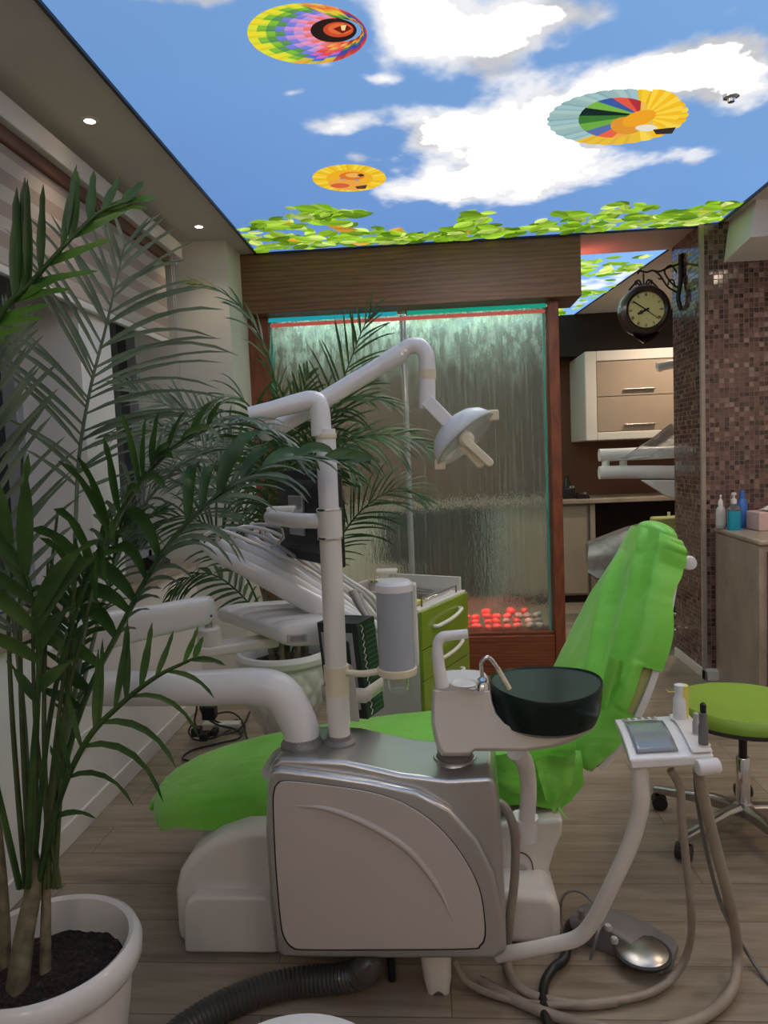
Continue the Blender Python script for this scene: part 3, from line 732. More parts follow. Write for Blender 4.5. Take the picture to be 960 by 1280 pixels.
MB().box((b0.x, 6.62, b1.z), (b1.x, 7.29, b0.z)).build('body', M['bluel'], t, bevel=.01)
MB().box((b0.x + .02, 6.60, b1.z + .02), (b1.x - .02, 6.62, b0.z - .02)).build('door', M['bluel'], t, bevel=.004)
t = thing('screen_monitor', 'dark monitor glimpsed through the water wall near its divider', 'monitor', (-.1, 6.6, .7))
b0 = P(470, 640, Y=6.3); b1 = P(545, 702, Y=6.3)
MB().box((b0.x, 6.3, b1.z), (b1.x, 6.36, b0.z)).build('housing', M['black'], t, bevel=.01)
MB().box((b0.x + .2, 6.33, .03), (b0.x + .26, 6.39, b1.z + .1)).build('stand', M['black'], t)
MB().box((b0.x + .05, 6.2, 0), (b0.x + .42, 6.5, .03)).build('foot', M['black'], t, bevel=.006)
# things on the worktop
t = thing('coffee_machine', 'small black appliances with chrome lids on the second room worktop', 'appliance', (1.1, 6.8, zt))
q = P(712, 618, Y=6.8).x
MB().box((q - .06, 6.78, zt), (q + .05, 6.95, zt + .10)).build('body', M['black'], t, bevel=.012)
MB().lathe([(.03, 0), (.032, .10), (.02, .12), (.02, .16)], (q - .02, 6.82, zt + .06), 20).build('jug', M['black'], t)
MB().lathe([(.026, 0), (.028, .02), (.01, .03)], (q + .02, 6.80, zt + .10), 20).build('lid', M['chrome'], t)
t = thing('tape_dispenser', 'low black device with a chrome knob at the worktop edge', 'appliance', (1.25, 6.75, zt))
q = P(727, 618, Y=6.75).x
MB().prism([(q - .05, 6.72, zt), (q + .07, 6.72, zt), (q + .06, 6.72, zt + .04), (q - .03, 6.72, zt + .06)], (0, .1, 0)).build('body', M['black'], t, bevel=.008)
MB().lathe([(.018, 0), (.018, .02), (.008, .024)], (q + .03, 6.77, zt + .04), 16).build('knob', M['chrome'], t)

# second dental chair unit, mostly hidden by the mosaic pillar
def W(px, py, Y): return P(px, py, Y)
t = thing('delivery_unit', 'white double-tube arms of a second treatment unit under plastic wrap', 'dental unit arm', tuple(P(790, 590, Y=5.6)))
Y0 = 5.55
MB().tube([W(749, 569, Y0), W(800, 567, Y0), W(1010, 556, Y0)], .048, 18, sm=3).build('arm', M['white'], t)
MB().tube([W(749, 591, Y0 - .02), W(800, 590, Y0 - .02), W(1010, 592, Y0 - .02)], .050, 18, sm=3).build('arm', M['white'], t)
for xj in (757, 779): MB().tube([W(xj, 569, Y0), W(xj, 592, Y0)], .029, 12, sm=0).build('joint', M['white2'], t)
MB().loft([[W(x, y, Y0 + dy) for x, y, dy in ((800 + k * 3, 600, -.1), (900, 600, -.1), (900, 600, .2), (800 + k * 3, 600, .2))] if k == 0 else [W(x, y, Y0 + dy) for x, y, dy in ((832, 620, -.1), (900, 640, -.1), (900, 640, .2), (832, 620, .2))] for k in (0, 1)]).build('tray', M['white'], t, bevel=.01)
def wrap(name, fn, nu, nv, seed, parent=None, amp=.02, m='film'):
    mb = MB(); k = Vector((seed, seed * 2, 0))
    def g(u, v_):
        p = fn(u, v_); n = mnoise.fractal(p * 7 + k, 1, 2, 4) * amp; return p + Vector((n * .6, n, n * .6))
    mb.grid(g, nu, nv); return mb.build(name, M[m], parent)
o = wrap('plastic_bag', lambda u, v_: W(770 + 75 * u + 8 * v_, (572 - 55 * u ** 1.1) * v_ + (575 - 5 * u) * (1 - v_), Y0 - .07 + .05 * math.sin(v_ * PI)), 24, 20, 3)
tag(o, 'crumpled clear plastic bag pulled over the second treatment unit', 'plastic cover')
t = thing('lamp_arm', 'white rounded tube end poking out beside the mosaic pillar', 'lamp arm', tuple(P(830, 458, Y=5.6)))
MB().tube([W(827, 459, 5.6), W(836, 456, 5.6), W(1005, 430, 5.6)], .034, 16, sm=3).build('tube', M['white'], t); MB().tube([W(823, 459.5, 5.6), W(827, 459, 5.6)], .030, 16, sm=0).build('cap', M['white2'], t)
t = thing('dental_chair', 'second treatment chair with green armrests behind the draped backrest', 'dental chair', (1.9, 6.0, 0))
for nm, (xa, ya, xb, yb) in (('armrest', (817, 647, 880, 665)), ('armrest', (822, 684, 880, 698))):
    a = W(xa, ya, 5.8); b_ = W(xb, yb, 5.8)
    MB().box((a.x, 5.8, b_.z), (b_.x, 5.92, a.z)).build(nm, M['padl'], t, bevel=.02)
MB().tube([W(836, 640, 5.9), W(838, 690, 5.9)], .012, 8, sm=0).build('armrest_post', M['white'], t)
pts = [W(x, y, 5.95) for x, y in ((738, 682), (790, 662), (880, 640), (880, 700), (815, 745), (770, 750), (742, 720))]
MB().prism(pts, (0, .25, 0)).build('seat', M['greyp'], t, bevel=.03)
MB().prism([W(x, y, 6.0) for x, y in ((800, 740), (870, 730), (870, 800), (800, 765))], (0, .2, 0)).build('base', M['greyp'], t, bevel=.02)
o = wrap('plastic_bag', lambda u, v_: W(735 + 110 * u, (678 - 30 * u) * (1 - v_) + (715 + 45 * u) * v_, 5.84 + .03 * math.sin(v_ * 9 + u * 5)), 30, 24, 8, amp=.03)
tag(o, 'clear plastic sheet hanging over the second treatment chair', 'plastic cover')

# stools: one builder, two uses
def star_stool(name, label, cx, cy, zs, rs, seatm, foot_ring=False, rot=0.0, col='steel'):
    t = thing(name, label, 'stool', (cx, cy, 0))
    MB().lathe([(.02, zs - .052), (rs * .80, zs - .05), (rs * .99, zs - .040), (rs * .995, zs - .026)], (cx, cy, 0), 48).build('seat_pan', M['rubber'], t)
    MB().lathe([(.02, zs - .03), (rs * .98, zs - .032), (rs, zs - .018), (rs * .985, zs + .004), (rs * .93, zs + .018), (rs * .80, zs + .022), (rs * .4, zs + .014), (.001, zs + .012)], (cx, cy, 0), 56).build('seat', seatm, t)
    MB().tube([(cx, cy, .26), (cx, cy, zs - .05)], .014, 16, sm=0).build('gas_lift', M['black'], t)
    MB().lathe([(.020, .09), (.024, .10), (.024, .285), (.021, .29)], (cx, cy, 0), 24).build('column', M['chrome'], t)
    hub = MB().lathe([(.02, .065), (.036, .07), (.036, .115), (.025, .125)], (cx, cy, 0), 24).build('hub', M['steel'], t)
    for k in range(5):
        a = rot + k * 2 * PI / 5; d = Vector((math.cos(a), math.sin(a), 0)); n = Vector((-d.y, d.x, 0)); c = Vector((cx, cy, 0))
        L = .325; rings = []
        for s_, wz, zc_, hh in ((.02, .024, .10, .020), (.10, .022, .102, .020), (.2, .018, .090, .016), (L, .015, .076, .012)):
            rings.append([c + d * s_ + n * wz * a_ + Vector((0, 0, zc_ + hh * b_)) for a_, b_ in ((-1, -1), (1, -1), (1, .5), (.5, 1), (-.5, 1), (-1, .5))])
        MB().loft(rings).build('leg', M['steel'], t, bevel=.003)
        e = c + d * (L - .012)
        cs = MB().tube([e + Vector((0, 0, .078)), e + Vector((0, 0, .05))], .008, 10, sm=0).box((-.018, -.014, .03), (.018, .014, .056), M=Matrix.Translation(Vector((e.x, e.y, 0))) @ Matrix.Rotation(a + .5, 4, 'Z')).build('caster', M['black'], t, bevel=.004)
        Mw = Matrix.Rotation(a + .5, 4, 'Z') @ Matrix.Rotation(PI / 2, 4, 'X')
        for s2 in (-1, 1):
            off = Matrix.Rotation(a + .5, 4, 'Z') @ Vector((-.006, s2 * .017 , 0))
            MB().lathe([(.008, -.009), (.028, -.009), (.0295, 0), (.028, .009), (.008, .009)], (e.x + off.x, e.y + off.y, .0295), 20, M=Mw).build('wheel', M['black'], cs)
    if foot_ring:
        pts = [(cx + .2 * math.cos(q_), cy + .2 * math.sin(q_), .17) for q_ in np.linspace(0, 2 * PI, 33)]
        MB().tube(pts, .012, 10, sm=0, caps=False).build('foot_ring', M['chrome'], t)
    return t
star_stool('clinic_stool', 'round lime green swivel stool on a chrome five-star base', 1.07, 2.58, .475, .23, M['gstool'], rot=math.radians(-148))
star_stool('clinic_stool', 'grey swivel stool with foot ring partly hidden behind the mosaic pillar', 1.63, 5.24, .50, .15, M['greyp'], True, rot=.4)

# ================================================================== right hand counter
t = thing('counter', 'beige marble-look counter with a drawer front against the mosaic wall', 'counter', (2.0, 4.0, 0))
zc_ = .92; fl = P(945, 675, Z=zc_); bl = P(885, 656, Z=zc_)
f0 = Vector((1.625, 3.72, 0)); b0 = Vector((1.665, 4.39, 0))
MB().prism([f0, b0, (2.6, 4.39, 0), (2.6, 3.72, 0)], (0, 0, zc_ - .03)).build('body', M['stone'], t, bevel=.006)
MB().prism([f0 + Vector((-.008, -.02, zc_ - .03)), b0 + Vector((-.008, 0, zc_ - .03)), Vector((2.6, 4.39, zc_ - .03)), Vector((2.6, 3.70, zc_ - .03))], (0, 0, .03)).build('top', M['stone'], t, bevel=.012, seg=4)
M['pinkedge'] = pm('reddish_edge_trim', (.27, .09, .085), .25, var=.1)
M['drawp'] = pm('pinkish_drawer_front', (.50, .40, .37), .3, var=.03)
MB().box((1.665, 3.705, .05), (1.70, 3.722, zc_ - .06)).build('edge_trim', M['pinkedge'], t, bevel=.003)
for k in range(4):
    z0 = .06 + k * .2
    d = MB().box((1.705, 3.70, z0), (2.35, 3.722, z0 + .194)).build('drawer', M['drawp'], t, bevel=.003)
    MB().tube([(1.95, 3.70, z0 + .13), (1.95, 3.675, z0 + .13), (2.1, 3.675, z0 + .13), (2.1, 3.70, z0 + .13)], .006, 8, sm=0).build('handle', M['chrome'], d)
def at_top(px, py): return P(px, py, Z=zc_)
# bottles
def at_y(px, Y_): q_ = P(px, 660, Y=Y_); return Vector((q_.x, Y_, zc_))
q = at_y(901, 4.30)
t = thing('spray_bottle', 'small clear bottle with white pump, left of the blue one', 'bottle', tuple(q))
MB().lathe([(.022, 0), (.026, .006), (.026, .11), (.018, .125), (.010, .13), (.010, .14)], q, 24).build('bottle_body', M['soapw'], t)
MB().lathe([(.013, .125), (.014, .15), (.010, .165), (.005, .17), (.005, .19)], q, 20).tube([q + Vector((0, 0, .19)), q + Vector((-.004, -.012, .192))], .006, 10, sm=0).build('pump', M['white'], t)
MB().lathe([(.0264, .02), (.0268, .025), (.0268, .09), (.0264, .095)], q, 24, caps=False).build('label_band', M['cabw'], t)
q = at_y(917.5, 4.20)
t = thing('mouthwash_bottle', 'clear bottle of bright blue liquid with a white pump', 'bottle', tuple(q))
def rsq(hw, hd, r_, z, n=6):
    out = []
    for sx_, sy_, a0 in ((1, 1, 0), (-1, 1, PI / 2), (-1, -1, PI), (1, -1, 1.5 * PI)):
        for k in range(n + 1):
            a_ = a0 + PI / 2 * k / n; out.append(Vector((sx_ * (hw - r_) + r_ * math.cos(a_), sy_ * (hd - r_) + r_ * math.sin(a_), z)))
    return out
MB().loft([[q + v_ for v_ in rsq(.033, .024, .012, z)] for z in (.0, .105)] + [[q + v_ for v_ in rsq(.030, .022, .012, .112)]]).build('bottle_body', M['blueliq'], t)
MB().loft([[q + v_ for v_ in rsq(.034, .025, .012, .112)], [q + v_ for v_ in rsq(.033, .024, .012, .128)], [q + v_ for v_ in rsq(.013, .013, .01, .142)], [q + v_ for v_ in rsq(.011, .011, .01, .155)]]).build('shoulder', M['clear'], t)
MB().lathe([(.015, .150), (.016, .175), (.006, .18), (.006, .198), (.014, .20), (.014, .213), (.003, .215)], q, 20).tube([q + Vector((0, 0, .206)), q + Vector((-.015, -.028, .204))], .005, 8, sm=0).build('pump', M['white'], t)
q = at_y(928, 4.33)
t = thing('blue_bottle', 'translucent blue bottle with blue cap behind the mouthwash', 'bottle', tuple(q))
MB().lathe([(.026, 0), (.029, .006), (.029, .14), (.016, .165), (.012, .17)], q, 24).build('bottle_body', M['bluecap'], t)
MB().lathe([(.014, .165), (.015, .20), (.012, .215), (.003, .217)], q, 20).build('cap', M['bluecap'], t)
q = P(965, 662, Z=zc_)
t = thing('tissue_box', 'pale pink paper box with white tissues at the counter edge', 'box', tuple(q))
MB().box((q.x - .10, q.y - .07, zc_), (q.x + .14, q.y + .10, zc_ + .105)).build('carton', pm('pale_pink_card', (.60, .42, .40), .5, var=.03), t, bevel=.008)
wrap('tissues', lambda u, v_: Vector((q.x - .05 + .16 * u, q.y - .04 + .1 * v_, zc_ + .11 + .03 * math.sin(PI * u) * math.sin(PI * v_))), 16, 12, 5, t, amp=.02, m='white')
# clock on its bracket
CY = 4.70
cc = P(805, 389, Y=CY); rr = 30 / F * CY
t = thing('station_clock', 'double-sided round station clock on a scrolled black iron wall bracket', 'clock', (1.60, CY, cc.z + .15))
Mx = Matrix.Rotation(PI / 2, 4, 'X')
M['clockrim'] = pm('dark_red_brown_clock_rim', (.030, .012, .010), .3, var=.2, coat=.5)
MB().lathe([(rr * .70, -.05), (rr * .80, -.062), (rr * .93, -.052), (rr, -.03), (rr, .03), (rr * .93, .052), (rr * .80, .062), (rr * .70, .05)], cc, 56, M=Mx, caps=False).build('rim', M['clockrim'], t)
fc = MB().lathe([(.0005, .042), (rr * .74, .042), (rr * .74, -.042), (.0005, -.042)], cc, 48, M=Mx).build('dial', pm('cream_clock_dial', (.56, .49, .20), .4, var=.08, vscale=8), t)
nb = MB()
romans = ['XII', 'I', 'II', 'III', 'IIII', 'V', 'VI', 'VII', 'VIII', 'IX', 'X', 'XI']
hands = MB()
yf = cc.y - .0435
def bar2(mb, x0, z0, x1, z1, wd, y=yf):
    d = Vector((x1 - x0, 0, z1 - z0)).normalized(); n = Vector((-d.z, 0, d.x)) * wd
    a = Vector((x0, y, z0)); b_ = Vector((x1, y, z1)); mb.prism([a - n, b_ - n, b_ + n, a + n], (0, -.0015, 0))
for h in range(12):
    th = PI / 2 - h * PI / 6; R0 = rr * .60; s_ = .010
    cx_, cz_ = cc.x + R0 * math.cos(th), cc.z + R0 * math.sin(th); up = Vector((math.cos(th), math.sin(th))); sd = Vector((math.sin(th), -math.cos(th)))
    txt = romans[h]; wds = {'I': .35, 'V': .9, 'X': .9}; tw = sum(wds[c] for c in txt); xx = -tw / 2
    def pt(a, b_): return cx_ + sd.x * a * s_ + up.x * b_ * s_, cz_ + sd.y * a * s_ + up.y * b_ * s_
    for c in txt:
        wc = wds[c]; m_ = xx + wc / 2
        if c == 'I': bar2(nb, *pt(m_, -1), *pt(m_, 1), .0011)
        elif c == 'V': bar2(nb, *pt(m_ - .35, 1), *pt(m_, -1), .0012); bar2(nb, *pt(m_ + .35, 1), *pt(m_, -1), .0007)
        else: bar2(nb, *pt(m_ - .35, 1), *pt(m_ + .35, -1), .0012); bar2(nb, *pt(m_ + .35, 1), *pt(m_ - .35, -1), .0007)
        xx += wc
nb.build('numerals', pm('dial_print', (.10, .07, .03), .5), fc)
for nm, ang, L, wd in (('hour_hand', math.radians(205), rr * .36, .006), ('minute_hand', math.radians(145), rr * .62, .0035), ('second_hand', math.radians(-38), rr * .62, .0016)):
    hb = MB(); bar2(hb, cc.x - .02 * math.cos(ang), cc.z - .02 * math.sin(ang), cc.x + L * math.cos(ang), cc.z + L * math.sin(ang), wd, yf - .004)
    if nm == 'hour_hand': hb.lathe([(.002, -.002), (.012, 0), (.002, .002)], (cc.x + L * .6 * math.cos(ang), yf - .005, cc.z + L * .6 * math.sin(ang)), 12, M=Mx)
    hb.build(nm, M['iron'], fc)
orn = MB()
for s_ in (-1, 1):
    orn.tube([cc + Vector((s_ * .01, 0, rr)), cc + Vector((s_ * .03, 0, rr + .035)), cc + Vector((s_ * .06, 0, rr + .01)), cc + Vector((s_ * .09, 0, rr * .86))], .006, 8)
    orn.tube([cc + Vector((s_ * .02, 0, rr)), cc + Vector((s_ * .05, 0, rr + .03)), cc + Vector((s_ * .045, 0, rr + .005))], .005, 8)
orn.tube([cc + Vector((0, 0, rr - .01)), cc + Vector((0, 0, rr + .07))], .006, 8)
orn.build('top_scroll', M['iron'], t)
MB().loft([[cc + Vector((math.sin(a_) * w_, .03 * math.cos(a_ * 2), z)) for a_ in np.linspace(-PI, PI, 13)[:-1]] for w_, z in ((.085, -rr * .88), (.06, -rr * 1.08), (.03, -rr * 1.2), (.008, -rr * 1.28))]).build('bottom_ornament', M['clockrim'], t)
br = MB()
pl = lambda x, y: P(x, y, Y=CY)
wx = 1.598
top = cc.z + rr + .07
br.box((wx - .012, CY - .02, pl(853, 318).z - 0), (wx, CY + .02, pl(853, 318).z + .005))
br.tube([(wx - .01, CY, pl(850, 388).z), (wx - .028, CY, pl(852, 372).z), (wx - .012, CY, pl(852, 350).z), (wx - .012, CY, pl(852, 318).z)], .014, 10, sq=(1, .7))
X1 = wx - .02
br.tube([(X1, CY, top - .10), (X1 - .05, CY, top - .06), (X1 - .09, CY, top + .01), (X1 - .05, CY, top + .045), (X1 - .015, CY, top + .0)], .006, 8)
br.tube([(X1, CY, top - .13), (X1 - .07, CY, top - .085), (X1 - .12, CY, top - .01), (X1 - .16, CY, top + .02), (cc.x + .02, CY, top + .012), (cc.x - .02, CY, top + .022), (cc.x - .035, CY, top + .005)], .006, 8)
br.tube([(X1, CY, top + .05), (X1 - .06, CY, top + .035), (X1 - .12, CY, top + .012), (X1 - .16, CY, top + .02)], .006, 8)
br.tube([(X1 - .12, CY, top - .01), (X1 - .105, CY, top - .035), (X1 - .13, CY, top - .03)], .005, 8)
br.tube([(X1 - .03, CY, top - .09), (X1 - .035, CY, top - .05), (X1 - .06, CY, top - .045), (X1 - .07, CY, top - .075)], .005, 8)
br.tube([(cc.x, CY, top + .018), (cc.x, CY, top - .02)], .004, 8)
br.build('wall_bracket', M['iron'], t)
# ================================================================== pull-out cabinet behind the chair
t = thing('drawer_cabinet', 'mobile instrument cabinet with lime green drawer fronts and white sides', 'cabinet', (-.1, 3.05, 0))
A0 = P(527, 764, Z=.78); uf = Vector((.20, .40, 0)).normalized(); us = Vector((-uf.y, uf.x, 0))   # along the front, along the side
A0 = Vector((A0.x, A0.y, 0)); LF, LS = .46, .42
def cp(a, b_, z): return A0 + uf * a + us * b_ + Vector((0, 0, z))
MB().prism([cp(0, .018, .06), cp(LF, .018, .06), cp(LF, LS, .06), cp(0, LS, .06)], (0, 0, .71)).build('body', M['cabw'], t, bevel=.004)
wl = MB()
wl.prism([cp(-.004, .012, .77), cp(LF + .004, .012, .77), cp(LF + .004, LS, .77), cp(-.004, LS, .77)], (0, 0, .014))
wl.build('top', M['blindw'], t, bevel=.003)
for nm, a, b_, c, d in (('top_rim', 0, .10, .014, LS), ('top_rim', LF - .014, .03, LF, LS), ('top_rim', .014, LS - .014, LF - .014, LS)):
    MB().prism([cp(a, b_, .784), cp(c, b_, .784), cp(c, d, .784), cp(a, d, .784)], (0, 0, .062)).build(nm, M['cabw'], t, bevel=.003)
zs_ = [.775, .615, .485, .355, .225, .065]
for i in range(5):
    z1, z0 = zs_[i], zs_[i + 1] + .004
    dr = MB().prism([cp(0, 0, z0), cp(LF, 0, z0), cp(LF, .018, z0), cp(0, .018, z0)], (0, 0, z1 - z0)).build('drawer', M['gcab'], t, bevel=.002)
    zc2 = (z0 + z1) / 2 + .012
    MB().tube([cp(.10, 0, zc2 - .012), cp(.115, -.020, zc2 - .012), cp(.23, -.034, zc2), cp(.345, -.020, zc2 + .012), cp(.36, 0, zc2 + .012)], .0085, 12).build('handle', M['white2'], dr)
for a in (.05, LF - .05):
    for b_ in (.06, LS - .05):
        MB().lathe([(.01, 0), (.025, .005), (.025, .05), (.012, .06)], cp(a, b_, 0), 16).build('caster', M['black'], t)
MB().tube([cp(.06, .03, .784), cp(.06, .03, .815), cp(.40, .03, .815), cp(.40, .03, .784)], .004, 8, sm=0).build('front_rail', M['greyp'], t)
def on(px, py, z): return P(px, py, Z=z)
ctp = .786
def stand(px, py): q_ = P(px, py, Z=ctp); return q_
q = cp(.16, LS - .10, ctp)
t = thing('stick_cup', 'small steel cup of wooden sticks on the drawer cabinet', 'cup', tuple(q))
MB().lathe([(.022, 0), (.024, .003), (.025, .072), (.022, .072), (.021, .006), (.001, .006)], q, 24, caps=False).build('cup_body', M['steel'], t)
for i in range(5):
    a_ = i * 1.3; MB().tube([q + Vector((.008 * math.cos(a_), .008 * math.sin(a_), .007)), q + Vector((-.012 + .016 * math.cos(a_), .016 * math.sin(a_), .115 - .006 * i))], .0028, 6, sm=0).build('stick', M['wood_stick'], t)
q = cp(.24, LS - .09, ctp)
t = thing('instrument_pot', 'low round metal pot with a lid between the stick cup and the glass jar', 'pot', tuple(q))
MB().lathe([(.030, 0), (.034, .004), (.034, .055), (.002, .057)], q, 28).build('pot_body', M['steel'], t); MB().lathe([(.036, .056), (.037, .068), (.012, .074), (.001, .075)], q, 28).build('lid', M['ivory'], t)
q = cp(.31, LS - .08, ctp)
t = thing('cotton_dispenser', 'clear square jar with a flat white lid on the drawer cabinet', 'jar', tuple(q))
MB().box((q.x - .035, q.y - .03, ctp), (q.x + .035, q.y + .03, ctp + .085)).build('jar_body', M['clear'], t, bevel=.008); MB().box((q.x - .05, q.y - .04, ctp + .086), (q.x + .05, q.y + .04, ctp + .104)).build('lid', M['white2'], t, bevel=.006)
q = cp(.06, .22, ctp)
t = thing('steel_tray', 'open steel instrument tray lying in the cabinet top', 'tray', tuple(cp(.2, .2, ctp)))
MB().prism([cp(.13, .06, ctp), cp(.40, .06, ctp), cp(.40, .25, ctp), cp(.13, .25, ctp)], (0, 0, .012)).build('tray_body', M['chrome'], t, bevel=.004)
for i in range(4): MB().tube([cp(.16 + .05 * i, .10, ctp + .017), cp(.18 + .05 * i, .22, ctp + .019)], .003, 6, sm=0).build('instrument', M['steel'], t)
t = thing('paper_packet', 'small yellow paper packet beside the dark rail of the cabinet', 'packet', tuple(cp(.07, .07, ctp)))
MB().prism([cp(.02, .05, ctp + .002), cp(.11, .045, ctp + .002), cp(.115, .095, ctp + .004), cp(.03, .095, ctp + .003)], (0, 0, .016)).build('packet_body', M['yellow'], t, bevel=.003)

# ================================================================== treatment chair
CH = math.radians(8); cu = Vector((math.cos(CH), math.sin(CH), 0)); cv = Vector((-math.sin(CH), math.cos(CH), 0)); CO = Vector((0.0, 2.40, 0))
def cw(u, v_, z): return CO + cu * u + cv * v_ + Vector((0, 0, z))
chair = thing('dental_chair', 'reclined green dental chair on a white floor pedestal behind the silver unit', 'dental chair', (0, 2.4, 0))
# profile of the upholstery: along, height of top, half width, thickness
LEG = [(-.955, .335, .03, .05), (-.94, .345, .10, .065), (-.90, .362, .155, .08), (-.82, .385, .20, .09), (-.66, .410, .235, .10), (-.45, .432, .255, .105), (-.2, .448, .268, .11), (0, .455, .272, .12), (.18, .462, .275, .15), (.31, .475, .275, .17), (.40, .495, .262, .11)]
def interp(tab, t_):
    x = t_ * (len(tab) - 1); i = min(int(x), len(tab) - 2); f = x - i
    q_ = [tab[max(i - 1, 0)], tab[i], tab[i + 1], tab[min(i + 2, len(tab) - 1)]]
    return [.5 * (2 * b + (c - a) * f + (2 * a - 5 * b + 4 * c - d) * f * f + (3 * b - a - 3 * c + d) * f ** 3) for a, b, c, d in zip(*q_)]
def pad_ring(u, z, hw, th, shrink=0, n=28, e=3.2):
    out = []
    for k in range(n):
        a_ = 2 * PI * k / n; ca, sa = math.cos(a_), math.sin(a_)
        out.append(cw(u, (hw - shrink) * abs(ca) ** (2 / e) * (1 if ca > 0 else -1), z - th / 2 + (th / 2 - shrink) * abs(sa) ** (2 / e) * (1 if sa > 0 else -1)))
    return out
rings = [pad_ring(*interp(LEG, i / 40), shrink=.008) for i in range(41)]
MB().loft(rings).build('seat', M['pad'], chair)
# backrest in its own plane
BK = [(.38, .44, .255, .10), (.44, .52, .262, .115), (.50, .615, .268, .115), (.56, .735, .262, .11), (.615, .855, .235, .10), (.665, .96, .19, .095), (.70, 1.04, .15, .095), (.722, 1.095, .135, .085), (.735, 1.125, .115, .065)]
bd = Vector((.36, 0, .93)).normalized()
def back_pt(t_, s_, off):
    u, z, hw, th = interp(BK, t_); up = interp(BK, min(1, t_ + .02)); dn = interp(BK, max(0, t_ - .02))
    tx, tz = up[0] - dn[0], up[1] - dn[1]; L = math.hypot(tx, tz) or 1; nx, nz = -tz / L, tx / L      # towards the patient
    return cw(u + nx * off, s_ * hw, z + nz * off)
def back_ring(t_, shrink, n=28, e=3.0, w=1):
    hw, th = interp(BK, t_)[2:]; out = []
    for k in range(n):
        a_ = 2 * PI * k / n; ca, sa = math.cos(a_), math.sin(a_)
        out.append(back_pt(t_, (1 - shrink / max(hw, .02)) * abs(ca) ** (2 / e) * (1 if ca > 0 else -1), -th / 2 + (th / 2 - shrink) * abs(sa) ** (2 / e) * (1 if sa > 0 else -1)))
    return out
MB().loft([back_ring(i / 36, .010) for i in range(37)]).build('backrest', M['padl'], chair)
# white shell behind the backrest
sh = []
for i in range(25):
    t_ = .04 + .80 * i / 24; hw, th = interp(BK, t_)[2:]; out = []
    for s_, o_ in ((-1.0, -th * .62), (-1.03, -th * .78), (-.8, -th * .98), (0, -th * 1.1), (.8, -th * .98), (1.03, -th * .85), (1.0, -th * .62), (0, -th * .80)): out.append(back_pt(t_, s_, o_))
    sh.append(out)
MB().loft(sh).build('back_shell', M['white2'], chair)
MB().tube([back_pt(.72, 0, -.11), back_pt(.80, 0, -.14), back_pt(.88, -.1, -.12)], .018, 12).build('headrest_bracket', M['white'], chair)
MB().lathe([(.001, -.02), (.02, -.016), (.024, 0), (.02, .016), (.001, .02)], back_pt(.80, -.9, -.11), 16, M=Mx).build('headrest_knob', M['white'], chair)
# floor pedestal
prof = [(-.80, 0), (-.80, .16), (-.785, .215), (-.745, .270), (-.67, .320), (-.58, .350), (-.42, .352), (-.24, .32), (-.12, .26), (-.02, .19), (.08, .165), (.28, .155), (.31, .14), (.32, .10), (.32, 0)]
MB().prism([Vector((x, 1.975, z)) for x, z in prof], (0, .68, 0)).build('pedestal', M['white2'], chair, bevel=.03, seg=4)
MB().prism([Vector((x, 1.935, z)) for x, z in ((-.765, 0), (-.76, .13), (-.745, .160), (-.72, .172), (-.52, .172), (-.50, .15), (-.49, 0))], (0, .07, 0)).build('pedestal_cover', M['white2'], chair, bevel=.012)
# lifting arm under the seat with two bolts
yb = 2.10
lb = [P(x, y, Y=yb) for x, y in ((620, 1030), (705, 1024), (703, 1045), (694, 1065), (688, 1085), (684, 1110), (676, 1126), (660, 1137), (638, 1137), (628, 1100))]
MB().prism(lb, (0, .16, 0)).build('lift_bracket', M['white2'], chair, bevel=.015)
MB().tube([P(640, 1065, Y=yb - .003), P(655, 1067, Y=yb - .003), P(664, 1076, Y=yb - .003), P(667, 1092, Y=yb - .003)], .0018, 6).build('bracket_seam', M['rubber'], chair)
for x, y in ((652, 1088), (649, 1116)):
    q = P(x, y, Y=yb - .004)
    MB().lathe([(.013, .006), (.013, -.004), (.0001, -.004)], q, 6, M=Mx).lathe([(.017, 0.004), (.017, .0)], q, 20, M=Mx).build('bolt', M['steel'], chair, bevel=.001)
pv = P(655, 1030, Y=2.02)
MB().tube([P(655, 1020, Y=1.99), P(655, 1048, Y=1.99)], [.040, .036], 18, sm=0).build('arm_socket', M['white'], chair)

# green disposable covers
def wr(p, k, amp, fr): return mnoise.fractal(p * fr + Vector((k, k, k)), .9, 2.1, 4) * amp
def leg_cover(u, v_):
    L0, L1 = 0.0, .985
    t_ = L0 + (L1 - L0) * u; uu, z, hw, th = interp(LEG, t_)
    s_ = (v_ - .5) * 2                                   # -1..1 across, with skirts
    edge = .74
    hang = th * .80 + .022 * (mnoise.noise(Vector((u * 9, s_ * 2, 4))) ) 
    a = abs(s_)
    if a < edge:
        k = a / edge; y = hw * math.sin(k * PI / 2 * .98) ** .9 if False else hw * k; dz = -.018 * k ** 5
    else:
        k = (a - edge) / (1 - edge); y = hw + .014 * math.sin(min(1, k * 2.5) * PI / 2); dz = -.018 - hang * k
    y *= 1 if s_ > 0 else -1
    zz = z + .005 + dz
    if t_ < .10: zz -= (1 - t_ / .10) ** 2 * .03
    p = cw(uu - .012 * (1 - min(1, t_ / .1)), y, zz)
    n1 = wr(p, 3, .005, 4); n2 = wr(Vector((p.x * 1, p.y * 3, p.z * 1)), 7, .004, 8)
    out = 1 if s_ > 0 else -1
    if a < edge: p.z += abs(n1) + abs(n2) * .6
    else: p += cv * out * (abs(n1) * 1.2 + .006 * abs(math.sin(u * 45 + 3 * math.sin(u * 11))) * k)
    return p
cov = thing('disposable_cover', 'wrinkled bright green disposable cover over the seat and leg rest', 'chair cover', (0, 2.4, .46))
MB().grid(leg_cover, 150, 64).build('sheet', M['cover'], cov, angle=180, fix=False)
